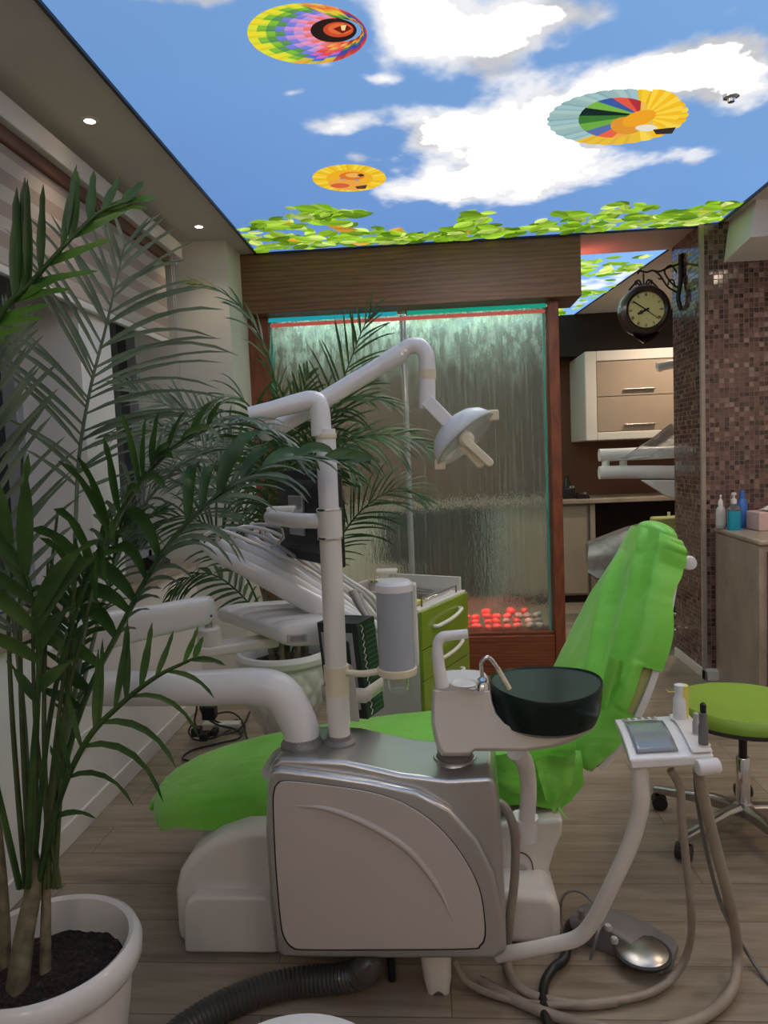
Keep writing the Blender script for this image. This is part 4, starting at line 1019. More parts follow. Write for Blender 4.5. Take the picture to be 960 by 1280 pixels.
# rounded front end of the sheet
def tip(u, v_):
    s_ = (u - .5) * 2; base = leg_cover(0, .5 + s_ * .37); low = cw(-.955 + .02 * 0, s_ * .045, .28)
    p = base.lerp(low, v_); p += -cu * (.02 * math.sin(v_ * PI)); return p
MB().grid(tip, 16, 6).build('end_tuck', M['cover'], cov, angle=180, fix=False)
# torn tab hanging under the leg rest
q = P(268, 1036, Y=2.14)
MB().grid(lambda u, v_: q + Vector((.010 + u * .045 - .01 * v_, .01 * math.sin(u * 5), -.065 * v_ - .012 * math.sin(u * 9) * v_ + .01)), 8, 8).build('torn_tab', M['cover'], cov, angle=180, fix=False)

def back_cover(u, v_):
    t_ = u * .985 + .0; hw, th = interp(BK, t_)[2:]; s_ = (v_ - .5) * 2; a = abs(s_); edge = .70; sg = 1 if s_ > 0 else -1
    if a < edge: k = a / edge; s2 = sg * k * 1.0; off = .008 + .020 * (1 - k * k) ; 
    else:
        k = (a - edge) / (1 - edge); s2 = sg * (1 + (.05 + .05 * mnoise.noise(Vector((u * 6, 3, sg)))) * math.sin(min(1, k * 2) * PI / 2))
        wrapd = th * (1.05 if u > .78 else .45 + 1.5 * u if u < .26 else .95 + .25 * mnoise.noise(Vector((u * 5.5, sg * 3, 1)))) if sg < 0 else th * 1.1
        if sg < 0 and .26 < u < .40: wrapd *= .35
        off = .008 - wrapd * k
    p = back_pt(t_, s2, off)
    # long diagonal fold and small creases
    fold = math.exp(-((s_ * .9 + .05 - (u - .45) * 1.5) / .13) ** 2) * .040 * math.sin(min(1, u * 1.3) * PI) + math.exp(-((s_ + .42 - (u - .5) * .5) / .11) ** 2) * .018
    fold += abs(wr(p, 11, .007, 3.5)) + abs(wr(p, 17, .0025, 10))
    tx = Vector((-.93, 0, .36)); return p + (cu * tx.x + Vector((0, 0, tx.z))) * (fold * (1 if a < edge else .35)) + cv * sg * (.005 * abs(math.sin(u * 23 + 2 * math.sin(u * 7))) * max(0, a - edge) / .3)
cov2 = thing('disposable_cover', 'wrinkled bright green disposable cover draped over the tall backrest', 'chair cover', tuple(back_pt(.5, 0, .02)))
MB().grid(back_cover, 130, 72).build('sheet', M['cover'], cov2, angle=180, fix=False)
# cap over the headrest end
def capf(u, v_):
    th_ = PI * (u - .5); r_ = math.cos(v_ * PI / 2); e = back_pt(.985, 0, -.02)
    f_ = back_pt(.985, math.sin(th_) * 1.0 , .02 - .09 * (1 - math.cos(th_)) * .0)
    c_ = back_pt(.985, 0, -.03); rim = back_pt(.985, math.sin(PI * (u - .5) * 1.0), .012 if abs(u - .5) < .35 else -.03)
    d = rim - c_; return c_ + d * r_ + Vector((.36, .05, .93)).normalized() * (.035 * math.sin(v_ * PI / 2))
def cap2(u, v_):
    a_ = 2 * PI * u; r_ = math.cos(v_ * PI / 2); p = back_pt(.985, math.cos(a_) * 1.05 * r_, -.03 + .050 * math.sin(a_) * r_)
    return p + (cu * .30 + Vector((0, 0, .95))) * (.040 * math.sin(v_ * PI / 2))
MB().grid(cap2, 28, 8).build('headrest_cap', M['cover'], cov2, angle=180, fix=False)
# loose flaps: (top pixel, bottom pixel, width px, depth)
def flap(name, par, pts, Y, seed):
    q_ = [P(x, y, Y=Y + dy) for x, y, dy in pts]
    n = len(q_) // 2; a_, b_ = q_[:n], q_[n:]
    def fn(u, v_):
        x = u * (n - 1); i = min(int(x), n - 2); f = x - i
        p = a_[i].lerp(a_[i + 1], f).lerp(b_[i].lerp(b_[i + 1], f), v_)
        return p + Vector((.2, 1, .2)) * (wr(p, seed, .012, 14)) + Vector((0, .010 * math.sin(v_ * 7 + seed), 0))
    MB().grid(fn, 18, 8).build(name, M['cover'], par, angle=180, fix=False)
flap('loose_flap', cov2, [(763, 820, 0), (752, 860, 0), (748, 900, .02), (746, 945, .02), (780, 826, 0), (774, 858, .02), (762, 905, .03), (757, 942, .03)], 2.20, 2)
flap('loose_flap', cov2, [(779, 842, .0), (766, 866, .0), (760, 892, 0), (783, 846, .05), (780, 868, .05), (772, 890, .06)], 2.24, 5)
flap('loose_flap', cov, [(610, 945, .0), (616, 962, 0), (625, 984, 0), (720, 925, .06), (718, 960, .04), (688, 1000, .03)], 2.085, 9)
flap('loose_flap', cov, [(668, 950, 0), (676, 978, 0), (682, 1000, 0), (720, 940, .02), (716, 980, .02), (694, 1018, .02)], 2.06, 12)
flap('loose_flap', cov, [(690, 1000, 0), (694, 1012, 0), (709, 1023, 0), (700, 1006, 0), (702, 1012, 0), (710, 1024, 0)], 2.08, 14)

# ================================================================== silver unit body
unit = thing('unit_cabinet', 'silver and cream dental unit housing with an arched door', 'dental unit', (-.15, 1.9, .17))
nr = Vector((math.sin(math.radians(4.5)), math.cos(math.radians(4.5)), 0)); nr = Vector((.0785, .997, 0)).normalized()
p0 = P(480, 1199, Z=.155); 
def fp(px, py, off=0): return PP(px, py, p0 + nr * off, nr)
D = .235
body = [(333, 972), (331, 1040), (336, 1120), (343, 1190), (352, 1199), (480, 1200), (620, 1200), (633, 1192), (632, 1150), (627, 1060), (620, 985), (614, 972), (560, 975), (500, 968), (430, 952), (350, 948), (338, 955)]
MB().prism([fp(x, y, .018) for x, y in body], nr * D).build('housing', M['silver'], unit, bevel=.014, seg=4)
arch = [(334, 972), (332, 1040), (337, 1120), (344, 1188), (353, 1198), (480, 1199), (618, 1199), (630, 1190), (629, 1150), (618, 1095), (596, 1050), (562, 1012), (520, 990), (460, 977), (400, 968), (350, 962), (338, 962)]
MB().prism([fp(x, y, -.006) for x, y in arch], nr * .03).build('front_arch', M['silver'], unit, bevel=.012, seg=4)
door = [(343, 990), (342, 1010), (345, 1080), (351, 1150), (356, 1172), (366, 1184), (385, 1187), (480, 1187), (585, 1186), (599, 1182), (605, 1172), (605, 1150), (598, 1110), (576, 1068), (545, 1032), (505, 1005), (460, 990), (400, 981), (358, 977), (347, 981)]
def smooth_closed(pts, n=4):
    q_ = [Vector((x, y, 0)) for x, y in pts]; m_ = len(q_); out = []
    for i in range(m_):
        p_0, p_1, p_2, p_3 = q_[i - 1], q_[i], q_[(i + 1) % m_], q_[(i + 2) % m_]
        for k in range(n):
            f = k / n; v_ = .5 * ((2 * p_1) + (p_2 - p_0) * f + (2 * p_0 - 5 * p_1 + 4 * p_2 - p_3) * f * f + (3 * p_1 - p_0 - 3 * p_2 + p_3) * f ** 3); out.append((v_.x, v_.y))
    return out
ds = smooth_closed(door)
cxm = sum(x for x, y in ds) / len(ds); cym = sum(y for x, y in ds) / len(ds)
MB().prism([fp(cxm + (x - cxm) * 1.012, cym + (y - cym) * 1.012, -.0075) for x, y in ds], nr * .004).build('door_gap', M['black'], unit)
crease = [fp(x, y, -.0105) for x, y in ((368, 1007), (410, 1011), (460, 1030), (510, 1062), (545, 1105), (566, 1150))]
dd = MB().prism([fp(x, y, -.011) for x, y in ds], nr * .006).build('door', M['panelw'], unit, bevel=.002, seg=2)
MB().tube(crease, [.001, .007, .009, .009, .007, .001], 12, sq=(1, 1)).build('door_crease', M['panelw'], dd)
# raised shoulder that carries the two posts, and the round boss under the spittoon
zt_ = .62
pa = P(378, 938, Z=.64); pb = P(425, 935, Z=.64)
sh_ = []
cxs = (pa + pb) / 2
for k_, z in ((1.30, .585), (1.22, .605), (1.05, .632), (.92, .640)):
    sh_.append([Vector((cxs.x + .125 * k_ * math.cos(a_) * (1.15 if math.cos(a_) > 0 else 1), cxs.y + .085 * k_ * math.sin(a_) + .0, z)) for a_ in np.linspace(0, 2 * PI, 41)[:-1]])
MB().loft(sh_).build('post_shoulder', M['silver'], unit)
ps = P(569, 950, Y=1.835)
MB().lathe([(.064, .60), (.061, .614), (.054, .622)], (ps.x, ps.y, 0), 32).build('spittoon_boss', M['silver'], unit)
MB().lathe([(.045, .600), (.050, .607), (.050, .622), (.044, .630), (.047, .640), (.042, .650)], (ps.x, ps.y, 0), 32).build('spittoon_collar', M['collar'], unit)
MB().lathe([(.052, .636), (.056, .645), (.056, .662), (.050, .670), (.048, .682), (.04, .684)], (pa.x, pa.y, 0), 32).build('arm_collar', M['collar'], unit)
MB().lathe([(.040, .636), (.043, .645), (.043, .660), (.034, .668), (.033, .678)], (pb.x, pb.y, 0), 32).build('post_collar', M['collar'], unit)
# legs/pipe below
q = P(545, 1202, Y=1.80)
MB().loft([[Vector((q.x + r_ * math.cos(a_) + dx, q.y + r_ * .7 * math.sin(a_), z + (.012 * math.sin(3 * a_) if j == 3 else 0))) for a_ in np.linspace(0, 2 * PI, 21)[:-1]] for j, (r_, z, dx) in enumerate(((.041, .165, 0), (.040, .09, 0), (.037, .04, .002), (.028, .003, .004)))]).build('drain_boot', M['white2'], unit)
q = P(488, 1203, Y=1.84)
MB().tube([Vector((q.x, q.y, .16)), Vector((q.x + .003, q.y, .0))], .011, 10, sm=0).build('support_rod', M['black'], unit)

# ================================================================== operating light: post, arms and lamp head
YP = pb.y
lamp = thing('operating_lamp', 'white dental operating light on a tall jointed post', 'dental lamp', (pb.x, YP, .67))
top = P(400, 500, Y=YP)
def vx(z): return Vector((pb.x, YP, z))
zc1 = P(418, 672, Y=YP).z; zc0 = P(405, 637, Y=YP).z
MB().tube([vx(.66), vx(zc1)], .0285, 28, sm=0).build('lower_post', M['white2'], lamp)
MB().tube([vx(.70), vx(.80)], .0305, 28, sm=0).build('post_sleeve', M['white2'], lamp)
ztp = top.z
J1 = P(322, 522, Y=YP - .01)
MB().tube([vx(zc0), vx(ztp - .075)], .0262, 28, sm=0).tube([P(402, 545, Y=YP), P(400.5, 520, Y=YP), P(397, 505, Y=YP), P(388, 501, Y=YP - .002), P(372, 504, Y=YP - .006), P(345, 511, Y=YP - .012), P(312, 519, Y=YP - .02)], [.0262, .0262, .0262, .0262, .0255, .0245, .022, .021], 28, sm=8).build('upper_post', M['white'], lamp)
MB().lathe([(.0275, 0), (.0285, .002), (.0285, .012), (.0275, .014)], vx(ztp - .10), 28).build('post_ring', M['ivory'], lamp)
col_ = MB().tube([vx(zc1), vx(zc0)], .0325, 28, sm=0).build('collar', M['white2'], lamp)
for z in (zc1, zc0): MB().lathe([(.0332, -.003), (.0337, 0), (.0332, .003)], vx(z), 28, caps=False).build('collar_ring', M['chrome'], lamp)
YA = YP + .065
JA = P(338, 540, Y=YA); JB = P(508, 438, Y=YA); dAB = (JB - JA)
MB().tube([J1 + Vector((.02, .0, -.005)), JA + Vector((-.01, 0, 0))], .026, 20, sm=0).build('elbow_joint', M['white'], lamp)
MB().tube([JA, JA + dAB * .5, JA + dAB * .86], .0235, 24, sm=2).build('spring_arm', M['white'], lamp)
MB().tube([JA + dAB * .84, JA + dAB * .86, JA + dAB * .97], .0262, 24, sm=0).build('arm_end', M['white'], lamp)
e1 = P(516, 433, Y=YA); e2 = P(532, 440, Y=YA); e3 = P(534.5, 462, Y=YA); e4 = P(534, 500, Y=YA)
MB().tube([JB + dAB * -.04, P(510, 434, Y=YA), P(524, 433, Y=YA), P(532, 443, Y=YA), P(534, 458, Y=YA), P(534, 480, Y=YA)], .0215, 24).build('gooseneck', M['white'], lamp)
for x, y in ((503, 442), (507, 438)):
    q = P(x, y, Y=YA - .026); MB().lathe([(.004, 0), (.004, -.002), (.0005, -.002)], q, 12, M=Mx).build('pivot_screw', M['steel'], lamp)
MB().tube([P(534, 462, Y=YA), P(534.2, 474, Y=YA)], .0232, 24, sm=0).build('gooseneck_band', M['ivory'], lamp)
MB().tube([P(534, 474, Y=YA), P(534, 510, Y=YA)], .0218, 24, sm=0).build('drop_tube', M['white'], lamp)
MB().lathe([(.0005, -.001), (.021, 0), (.021, .004)], P(534, 511, Y=YA), 20).build('tube_cap', M['ivory'], lamp)
YK = YA - .03
ka, kb = P(533, 500, Y=YK), P(585, 553, Y=YK); dk_ = (kb - ka).normalized(); nk = Vector((-dk_.z, 0, dk_.x))
MB().prism([ka - nk * .018, kb - nk * .018, kb + dk_ * .01, kb + nk * .018, ka + nk * .018], (0, .012, 0)).build('yoke_arm', M['white'], lamp, bevel=.004)
# lamp head: a clear dish on edge with ivory handle bar
HC = P(583, 550, Y=YA + .02); ax = (P(553, 582, Y=YA + .02) - P(618, 522, Y=YA + .02)).normalized()  # rim line
nrm = Vector((-.56, .20, .47)); nrm = (nrm - ax * nrm.dot(ax)).normalized()                        # rear of the dish
side = ax.cross(nrm)
RD = (P(553, 582, Y=YA) - P(620, 520, Y=YA)).length / 2
def dish(prof, n=40):
    return [[HC + (ax * math.cos(a_) + side * math.sin(a_)) * r_ * RD + nrm * h_ * RD for a_ in np.linspace(0, 2 * PI, n + 1)[:-1]] for r_, h_ in prof]
M['frost'] = pm('frosted_lamp_shell', (.72, .75, .74), .25, trans=.12, ior=1.2, var=.04)
M['lens'] = pm('clear_lens', (.9, .93, .92), .08, alpha=.28, var=.01)
MB().loft(dish([(1, 0), (.98, .16), (.88, .36), (.68, .54), (.40, .66), (.1, .70)]), caps=False).build('reflector', M['frost'], lamp, solid=.004)
MB().loft(dish([(.99, .0), (.8, -.07), (.4, -.11), (.02, -.12)]), caps=False).build('front_lens', M['lens'], lamp)
MB().loft(dish([(1.0, -.02), (1.045, 0), (1.0, .03), (.97, 0), (1.0, -.02)]), caps=False).build('rim', M['clear'], lamp)
for s_ in (-1, 1): MB().box((-.014, -.014, -.014), (.014, .014, .014), M=Matrix.Translation(HC + ax * s_ * RD * 1.0)).build('rim_clip', M['ivory'], lamp, bevel=.004)
MB().lathe([(.012, -.02), (.020, -.012), (.020, .012), (.012, .02)], P(583, 549, Y=YK - .02), 24, M=Mx).build('pivot_hub', M['ivory'], lamp, bevel=.002)
def flatbar(mb, pa_, pb_, w_, Y_, dep):
    d = (pb_ - pa_).normalized(); n_ = Vector((-d.z, 0, d.x)); pts_ = [pa_ - n_ * w_]
    for k in range(7): a_ = -PI / 2 + PI * k / 6; pts_.append(pb_ + (d * math.cos(a_) + n_ * math.sin(a_)) * w_)
    pts_.append(pa_ + n_ * w_); mb.prism(pts_, (0, dep, 0))
hb = MB(); Yh = YK - .045
flatbar(hb, P(583, 551, Y=Yh), P(612, 578, Y=Yh), .0105, Yh, .02)
hb.build('handle_bar', M['ivory'], lamp, bevel=.004)
hb = MB(); Yh = YK - .02
flatbar(hb, P(578, 556, Y=Yh), P(600, 580, Y=Yh), .011, Yh, .02)
hb.build('handle_bar', M['ivory'], lamp, bevel=.004)
hb = MB(); flatbar(hb, P(574, 552, Y=Yh + .03), P(560, 572, Y=Yh + .03), .006, Yh, .01); hb.build('inner_reflector', M['white2'], lamp, bevel=.002)

# ================================================================== monitor on the post
mon = thing('monitor', 'black flat monitor seen from behind, clamped to the lamp post', 'monitor', (-.4, 2.1, 1.1))
m0, m1 = P(345, 588, Y=2.34), P(418, 585, Y=2.02); m2, m3 = P(414, 712, Y=2.02), P(342, 694, Y=2.34)
md = (m1 - m0); md.z = 0; mn = Vector((md.y, -md.x, 0)).normalized()           # towards camera side
zb, ztm = (m2.z + m3.z) / 2, (m0.z + m1.z) / 2
c_ = [Vector((m0.x, m0.y, 0)), Vector((m1.x, m1.y, 0))]
def mq(s_, z, o_): return c_[0].lerp(c_[1], s_) + mn * o_ + Vector((0, 0, z))
MB().loft([[mq(0, zb, 0), mq(1, zb, 0), mq(1, ztm, 0), mq(0, ztm, 0)], [mq(0, zb, -.025), mq(1, zb, -.025), mq(1, ztm, -.025), mq(0, ztm, -.025)]]).build('housing', M['black'], mon, bevel=.006)
MB().loft([[mq(.08, zb + .03, .0), mq(.92, zb + .03, .0), mq(.92, ztm - .03, 0), mq(.08, ztm - .03, 0)], [mq(.16, zb + .06, .022), mq(.84, zb + .06, .022), mq(.84, ztm - .06, .022), mq(.16, ztm - .06, .022)]]).build('rear_bulge', M['black'], mon, bevel=.004)
MB().loft([[mq(.03, zb + .02, -.026), mq(.97, zb + .02, -.026), mq(.97, ztm - .02, -.026), mq(.03, ztm - .02, -.026)], [mq(.03, zb + .02, -.028), mq(.97, zb + .02, -.028), mq(.97, ztm - .02, -.028), mq(.03, ztm - .02, -.028)]]).build('screen', M['screen'], mon)
zm_ = P(385, 645, Y=2.12).z
MB().loft([[mq(a, zm_ + b_, o_) for a, b_ in ((.38, -.06), (.62, -.06), (.62, .06), (.38, .06))] for o_ in (.022, .034)]).build('mount_plate', M['silver'], mon, bevel=.003)
ar = P(338, 646, Y=1.99)
ar2 = MB().tube([Vector((pb.x - .01, YP, ar.z - .006)), Vector((pb.x - .10, YP + .02, ar.z - .003)), ar], .020, 18, sm=2).build('mount_arm', M['white'], mon)
q = P(342, 636, Y=1.99)
MB().box((q.x - .018, q.y - .02, q.z - .008), (q.x + .06, q.y + .03, q.z + .006)).build('arm_cap', M['white2'], mon, bevel=.005)
MB().tube([ar + Vector((.01, .0, .01)), mq(.42, zm_, .05), mq(.5, zm_, .034)], .014, 12, sm=3).build('link_arm', M['white'], mon)
MB().tube([P(352, 660, Y=2.0), P(354, 672, Y=2.0), P(346, 680, Y=2.0), P(338, 684, Y=2.0)], .0035, 8).build('cable', M['hosel'], mon)

# ================================================================== cup dispenser and glove box on the post
zb_ = P(413, 840, Y=YP).z
cupd = thing('cup_dispenser', 'smoky grey paper cup dispenser tube on an ivory bracket', 'cup dispenser', tuple(P(495, 838, Y=YP)))
MB().tube([vx(zb_ - .022), vx(zb_ + .018)], .0335, 26, sm=0).tube([vx(zb_ - .06), vx(zb_ - .022)], .0315, 26, sm=0).build('post_clamp', M['ivory'], cupd)
YC = YP - .04
cc_ = P(495, 800, Y=YC)
MB().tube([Vector((pb.x + .03, YP - .01, zb_)), P(455, 842, Y=YC), P(478, 838, Y=YC)], .012, 14, sq=(1, .7)).build('bracket_arm', M['ivory'], cupd)
zt1 = P(495, 738, Y=YC).z; zb1 = P(495, 836, Y=YC).z
MB().lathe([(.0500, zb1 - .012), (.0515, zb1 - .006), (.0515, zb1 + .004), (.048, zb1 + .006)], (cc_.x, YC, 0), 36).lathe([(.034, zb1 - .020), (.049, zb1 - .012)], (cc_.x, YC, 0), 36).build('base_ring', M['ivory'], cupd)
MB().lathe([(.0465, zb1), (.0465, zt1)], (cc_.x, YC, 0), 36).build('tube', M['smoke'], cupd)
MB().lathe([(.0480, zt1), (.0485, zt1 + .006), (.0485, zt1 + .018), (.040, zt1 + .026), (.001, zt1 + .028)], (cc_.x, YC, 0), 36).build('cap', M['white'], cupd)
q1 = P(518, 735, Y=YC + .03)
MB().box((cc_.x + .028, YC + .02, zb1), (cc_.x + .056, YC + .05, zt1 + .012)).build('back_rail', M['white2'], cupd, bevel=.004)
MB().lathe([(.032, zb1 - .012), (.026, zb1 - .058), (.024, zb1 - .058), (.030, zb1 - .012)], (cc_.x, YC, 0), 28).build('paper_cup', M['clear'], cupd)
gb = thing('glove_box', 'green and black box in a white holder clipped behind the post', 'box', (-.25, 2.02, .8))
g0, g1 = P(396, 782, Y=1.99), P(442, 775, Y=1.97); g2 = P(467, 890, Y=2.05)
zg1, zg0 = P(415, 778, Y=1.98).z, P(425, 896, Y=1.98).z
ga = Vector((P(396, 782, Y=1.985).x, 1.985, 0)); gbv = Vector((P(446, 782, Y=1.955).x, 1.955, 0)); gc = gbv + Vector((.040, .10, 0)); gd = ga + Vector((.040, .10, 0))
MB().loft([[q_ + Vector((0.02, 0, zg0)) for q_ in (ga, gbv, gc, gd)], [q_ + Vector((0, 0, zg1)) for q_ in (ga, gbv, gc, gd)]]).build('carton', M['cardg'], gb, bevel=.002)
def gq(s_, z, o_=-.0015): 
    b_ = ga.lerp(gbv, s_); f_ = (z - zg0) / (zg1 - zg0); return b_ + Vector((.02 * (1 - f_), o_, z))
Lz = zg1 - zg0
MB().loft([[gq(a, zg0 + Lz * b_, o_) for a, b_ in ((.08, .10), (.86, .10), (.86, .90), (.08, .90))] for o_ in (-.0005, -.0015)]).build('front_print', M['cardw'], gb)
MB().loft([[gq(a, zg0 + Lz * b_, o_) for a, b_ in ((.66, .14), (.74, .14), (.76, .80), (.70, .82), (.64, .78))] for o_ in (-.0015, -.0022)]).build('dark_stripe', M['cardg'], gb)
# woven pattern on the side of the box
sp = MB()
for i in range(17):
    for j in range(4):
        z = zg0 + Lz * (.03 + .94 * i / 17); f_ = (z - zg0) / Lz
        s0 = .40 + .15 * j; a_ = gbv.lerp(gc, s0) + Vector((.02 * (1 - f_) + .0012, -.0006, z)); b_ = gbv.lerp(gc, s0 + .11) + Vector((.02 * (1 - f_) + .0012, -.0006, z + .005))
        sp.add([a_, b_, b_ + Vector((0, 0, .0035)), a_ + Vector((0, 0, .0035))], [(0, 1, 2, 3)])
sp.build('woven_print', M['cardgr'], gb, fix=False)
zz_ = MB()
wavy = [gbv.lerp(gc, .22 + (.07 if k % 2 else -.04)) + Vector((.02 * (1 - k / 26) + .0015, -.0008, zg0 + Lz * (.03 + .94 * k / 26))) for k in range(27)]
zz_.tube(wavy, .0016, 4, sm=0); zz_.build('wave_print', M['cabw'], gb)
for zf in (.18,):
    z = zg0 + Lz * zf; st = MB()
    st.loft([[q_ + Vector((.012, 0, z + dz)) for q_ in (ga + Vector((-.005, -.005, 0)), gbv + Vector((.004, -.006, 0)), gc + Vector((.006, .004, 0)), gd + Vector((-.004, .004, 0)))] for dz in (0, .042)], caps=False)
    st.build('holder_band', M['cabw'], gb, solid=.002)
MB().loft([[gq(a, zg0 + Lz * b_, o_) for a, b_ in ((.50, -.02), (.80, -.02), (.80, .52), (.74, .58), (.50, .58))] for o_ in (-.004, -.008)]).build('holder_plate', M['cabw'], gb, bevel=.002)

# ================================================================== instrument delivery: base arm, balance arm, tray head
da = thing('swivel_boom', 'thick white swivel pipe and balance arm reaching left from the unit', 'dental unit arm', (pa.x, pa.y, .68))
YD = pa.y
MB().tube([Vector((pa.x, YD, .67)), P(374, 905, Y=YD), P(352, 868, Y=YD), P(318, 858, Y=YD), P(250, 860, Y=YD - .01), P(80, 861, Y=YD - .04)], [.048, .049, .050, .050, .048, .046, .045], 30, sm=8).build('base_arm', M['white'], da)
eL = P(88, 862, Y=YD - .04)
MB().tube([eL + Vector((-.02, 0, -.06)), eL + Vector((-.02, 0, .11))], [.05, .05, .046], 24, sm=0).build('swivel_joint', M['white2'], da)
bL, bR = P(84, 798, Y=YD - .04), P(262, 762, Y=YD + .16)
def bal_ring(p, hw, hh, n=24):
    return [p + Vector((0, 0, 0)) + Vector((-.15, 1, 0)).normalized() * hw * (abs(math.cos(a_)) ** .6) * (1 if math.cos(a_) > 0 else -1) + Vector((0, 0, 1)) * hh * (abs(math.sin(a_)) ** .6) * (1 if math.sin(a_) > 0 else -1) for a_ in np.linspace(0, 2 * PI, n + 1)[:-1]]
bdv = (bR - bL).normalized()
MB().loft([bal_ring(bL + bdv * s_, .036 * k_, h_ * k_) for s_, k_, h_ in ((-.03, .6, .045), (-.01, .95, .05), (.1, 1, .05), ((bR - bL).length * .6, 1, .044), ((bR - bL).length - .02, 1, .042), ((bR - bL).length, .9, .042), ((bR - bL).length + .012, .6, .04))]).build('balance_arm', M['white'], da)
q = P(262, 765, Y=YD + .12); 
for x, y in ((264, 770),):
    MB().lathe([(.004, 0), (.004, -.002), (.0005, -.002)], P(x, y, Y=YD + .12), 10, M=Mx).build('screw', M['greyp'], da)
th_ = thing('instrument_tray', 'white ribbed delivery head with five looped instrument hoses', 'instrument tray', tuple(P(360, 790, Y=2.3)))
jb = P(262, 800, Y=2.12)
MB().tube([jb + Vector((0, 0, .055)), jb + Vector((0, 0, .03))], .012, 12, sm=0).build('swivel_pin', M['steel'], th_)
MB().lathe([(.040, -.035), (.042, -.03), (.034, .035), (.028, .04)], jb, 26).build('swivel_cone', M['white2'], th_)
s0, s1 = P(262, 818, Y=2.12), P(345, 806, Y=2.22)
sd_ = (s1 - s0).normalized(); sn = Vector((-sd_.y, sd_.x, 0)).normalized() * .045
MB().loft([[p - sn * k_, p - sn * k_ + Vector((0, 0, .032)), p + sn * k_ + Vector((0, 0, .032)), p + sn * k_] for p, k_ in ((s0 - sd_ * .045, .5), (s0 - sd_ * .03, .85), (s0, 1), (s0.lerp(s1, .5), .9), (s1, .9))]).build('support_arm', M['white2'], th_, bevel=.008)
# head body: lofted from its far end to the near end, ribs across the top
zt2, zb2 = .935, .862
cA, cB, cC = P(352, 812, Z=zb2), P(268, 780, Z=zb2), P(482, 802, Z=zb2)
hl = (cA - cB).length; hu = (cA - cB).normalized(); wv = cC - cA; zmid = (zt2 + zb2) / 2
rg = []
for i in range(71):
    s_ = i / 70; k_ = math.sin(min(1, s_ / .10 + .02) * PI / 2) ** .6; e_ = math.sin(min(1, (1 - s_) / .045 + .05) * PI / 2) ** .5
    hh = (zt2 - zb2) / 2 * (.45 + .55 * min(k_, e_)); c0_ = cB + hu * s_ * hl + wv * .5; c0_.z = zmid + .004 * math.sin(s_ * PI)
    rib = .007 * max(0, math.sin(s_ * 2 * PI * 5.3)) ** .8 if .04 < s_ < .86 else 0
    ring = []
    for a_ in np.linspace(0, 2 * PI, 49)[:-1]:
        ca, sa = math.cos(a_), math.sin(a_)
        zz = hh * abs(sa) ** .60 * (1 if sa > 0 else -1.0) - rib * max(0, sa) ** .5 * (1 - abs(ca) ** 8)
        ring.append(c0_ + wv * .5 * (.86 + .14 * min(k_, e_)) * abs(ca) ** .5 * (1 if ca > 0 else -1) + Vector((0, 0, zz)))
    rg.append(ring)
MB().loft(rg).build('tray_body', M['white'], th_, angle=50)
wn_ = Vector((wv.x, wv.y, 0)).normalized()
qf = cA + wn_ * .045 + Vector((0, 0, .030)) + hu * .001
MB().loft([[qf + wn_ * a + hu * o_ + Vector((0, 0, b_)) for a, b_ in ((-.028, -.012), (.028, -.012), (.028, .012), (-.028, .012))] for o_ in (-.006, .003)]).build('display_bezel', M['hosel'], th_, bevel=.002)
MB().loft([[qf + wn_ * a + hu * o_ + Vector((0, 0, b_)) for a, b_ in ((-.020, -.007), (.020, -.007), (.020, .007), (-.020, .007))] for o_ in (.0, .0042)]).build('display', M['screen'], th_)
# five whip arms with hoses over their tips
for k in range(5):
    dy = .045 * k; f_ = k / 4
    def wp(px, py): return P(px, py, Y=2.17 + dy)
    tipx = 255 + 19 * k; tipy = 681 - 3.5 * k
    path = [wp(462 - 2 * k, 792 - 5 * k), wp(405 + 3 * k, 762 - 5 * k), wp(350 + 8 * k, 733 - 6 * k), wp(302 + 13 * k, 708 - 5 * k), wp(272 + 17 * k, 694 - 4 * k), wp(tipx, tipy)]
    MB().tube(path, [.033, .034, .031, .026, .020, .014], 18, sq=(.55, 1.0)).build('whip_arm', M['white'], th_)
    hp = [wp(tipx + 16, tipy + 16), wp(tipx + 5, tipy + 10), wp(tipx - 3, tipy - 2), wp(tipx + 3, tipy - 13), wp(tipx + 24, tipy - 17 + k), wp(tipx + 62, tipy - 2), P(375 + 12 * k, 706 + 2 * k, Y=2.22 + dy), P(425 + 10 * k, 740 + 1 * k, Y=2.24 + dy), P(462 + 5 * k, 772, Y=2.24 + dy)]
    MB().tube(hp, .0062, 10).build('hose', M['hosel'] if k % 2 else M['white2'], th_)
    ip = [P(440 + 7 * k, 738 + 5 * k, Y=2.10 + dy), P(452 + 6 * k, 762 + 3 * k, Y=2.09 + dy), P(472 + 3 * k, 790 + k, Y=2.08 + dy)]
    if k in (0, 1): MB().tube(ip, [.013, .011, .008, .006], 14).build('handpiece', M['hosel'], th_)

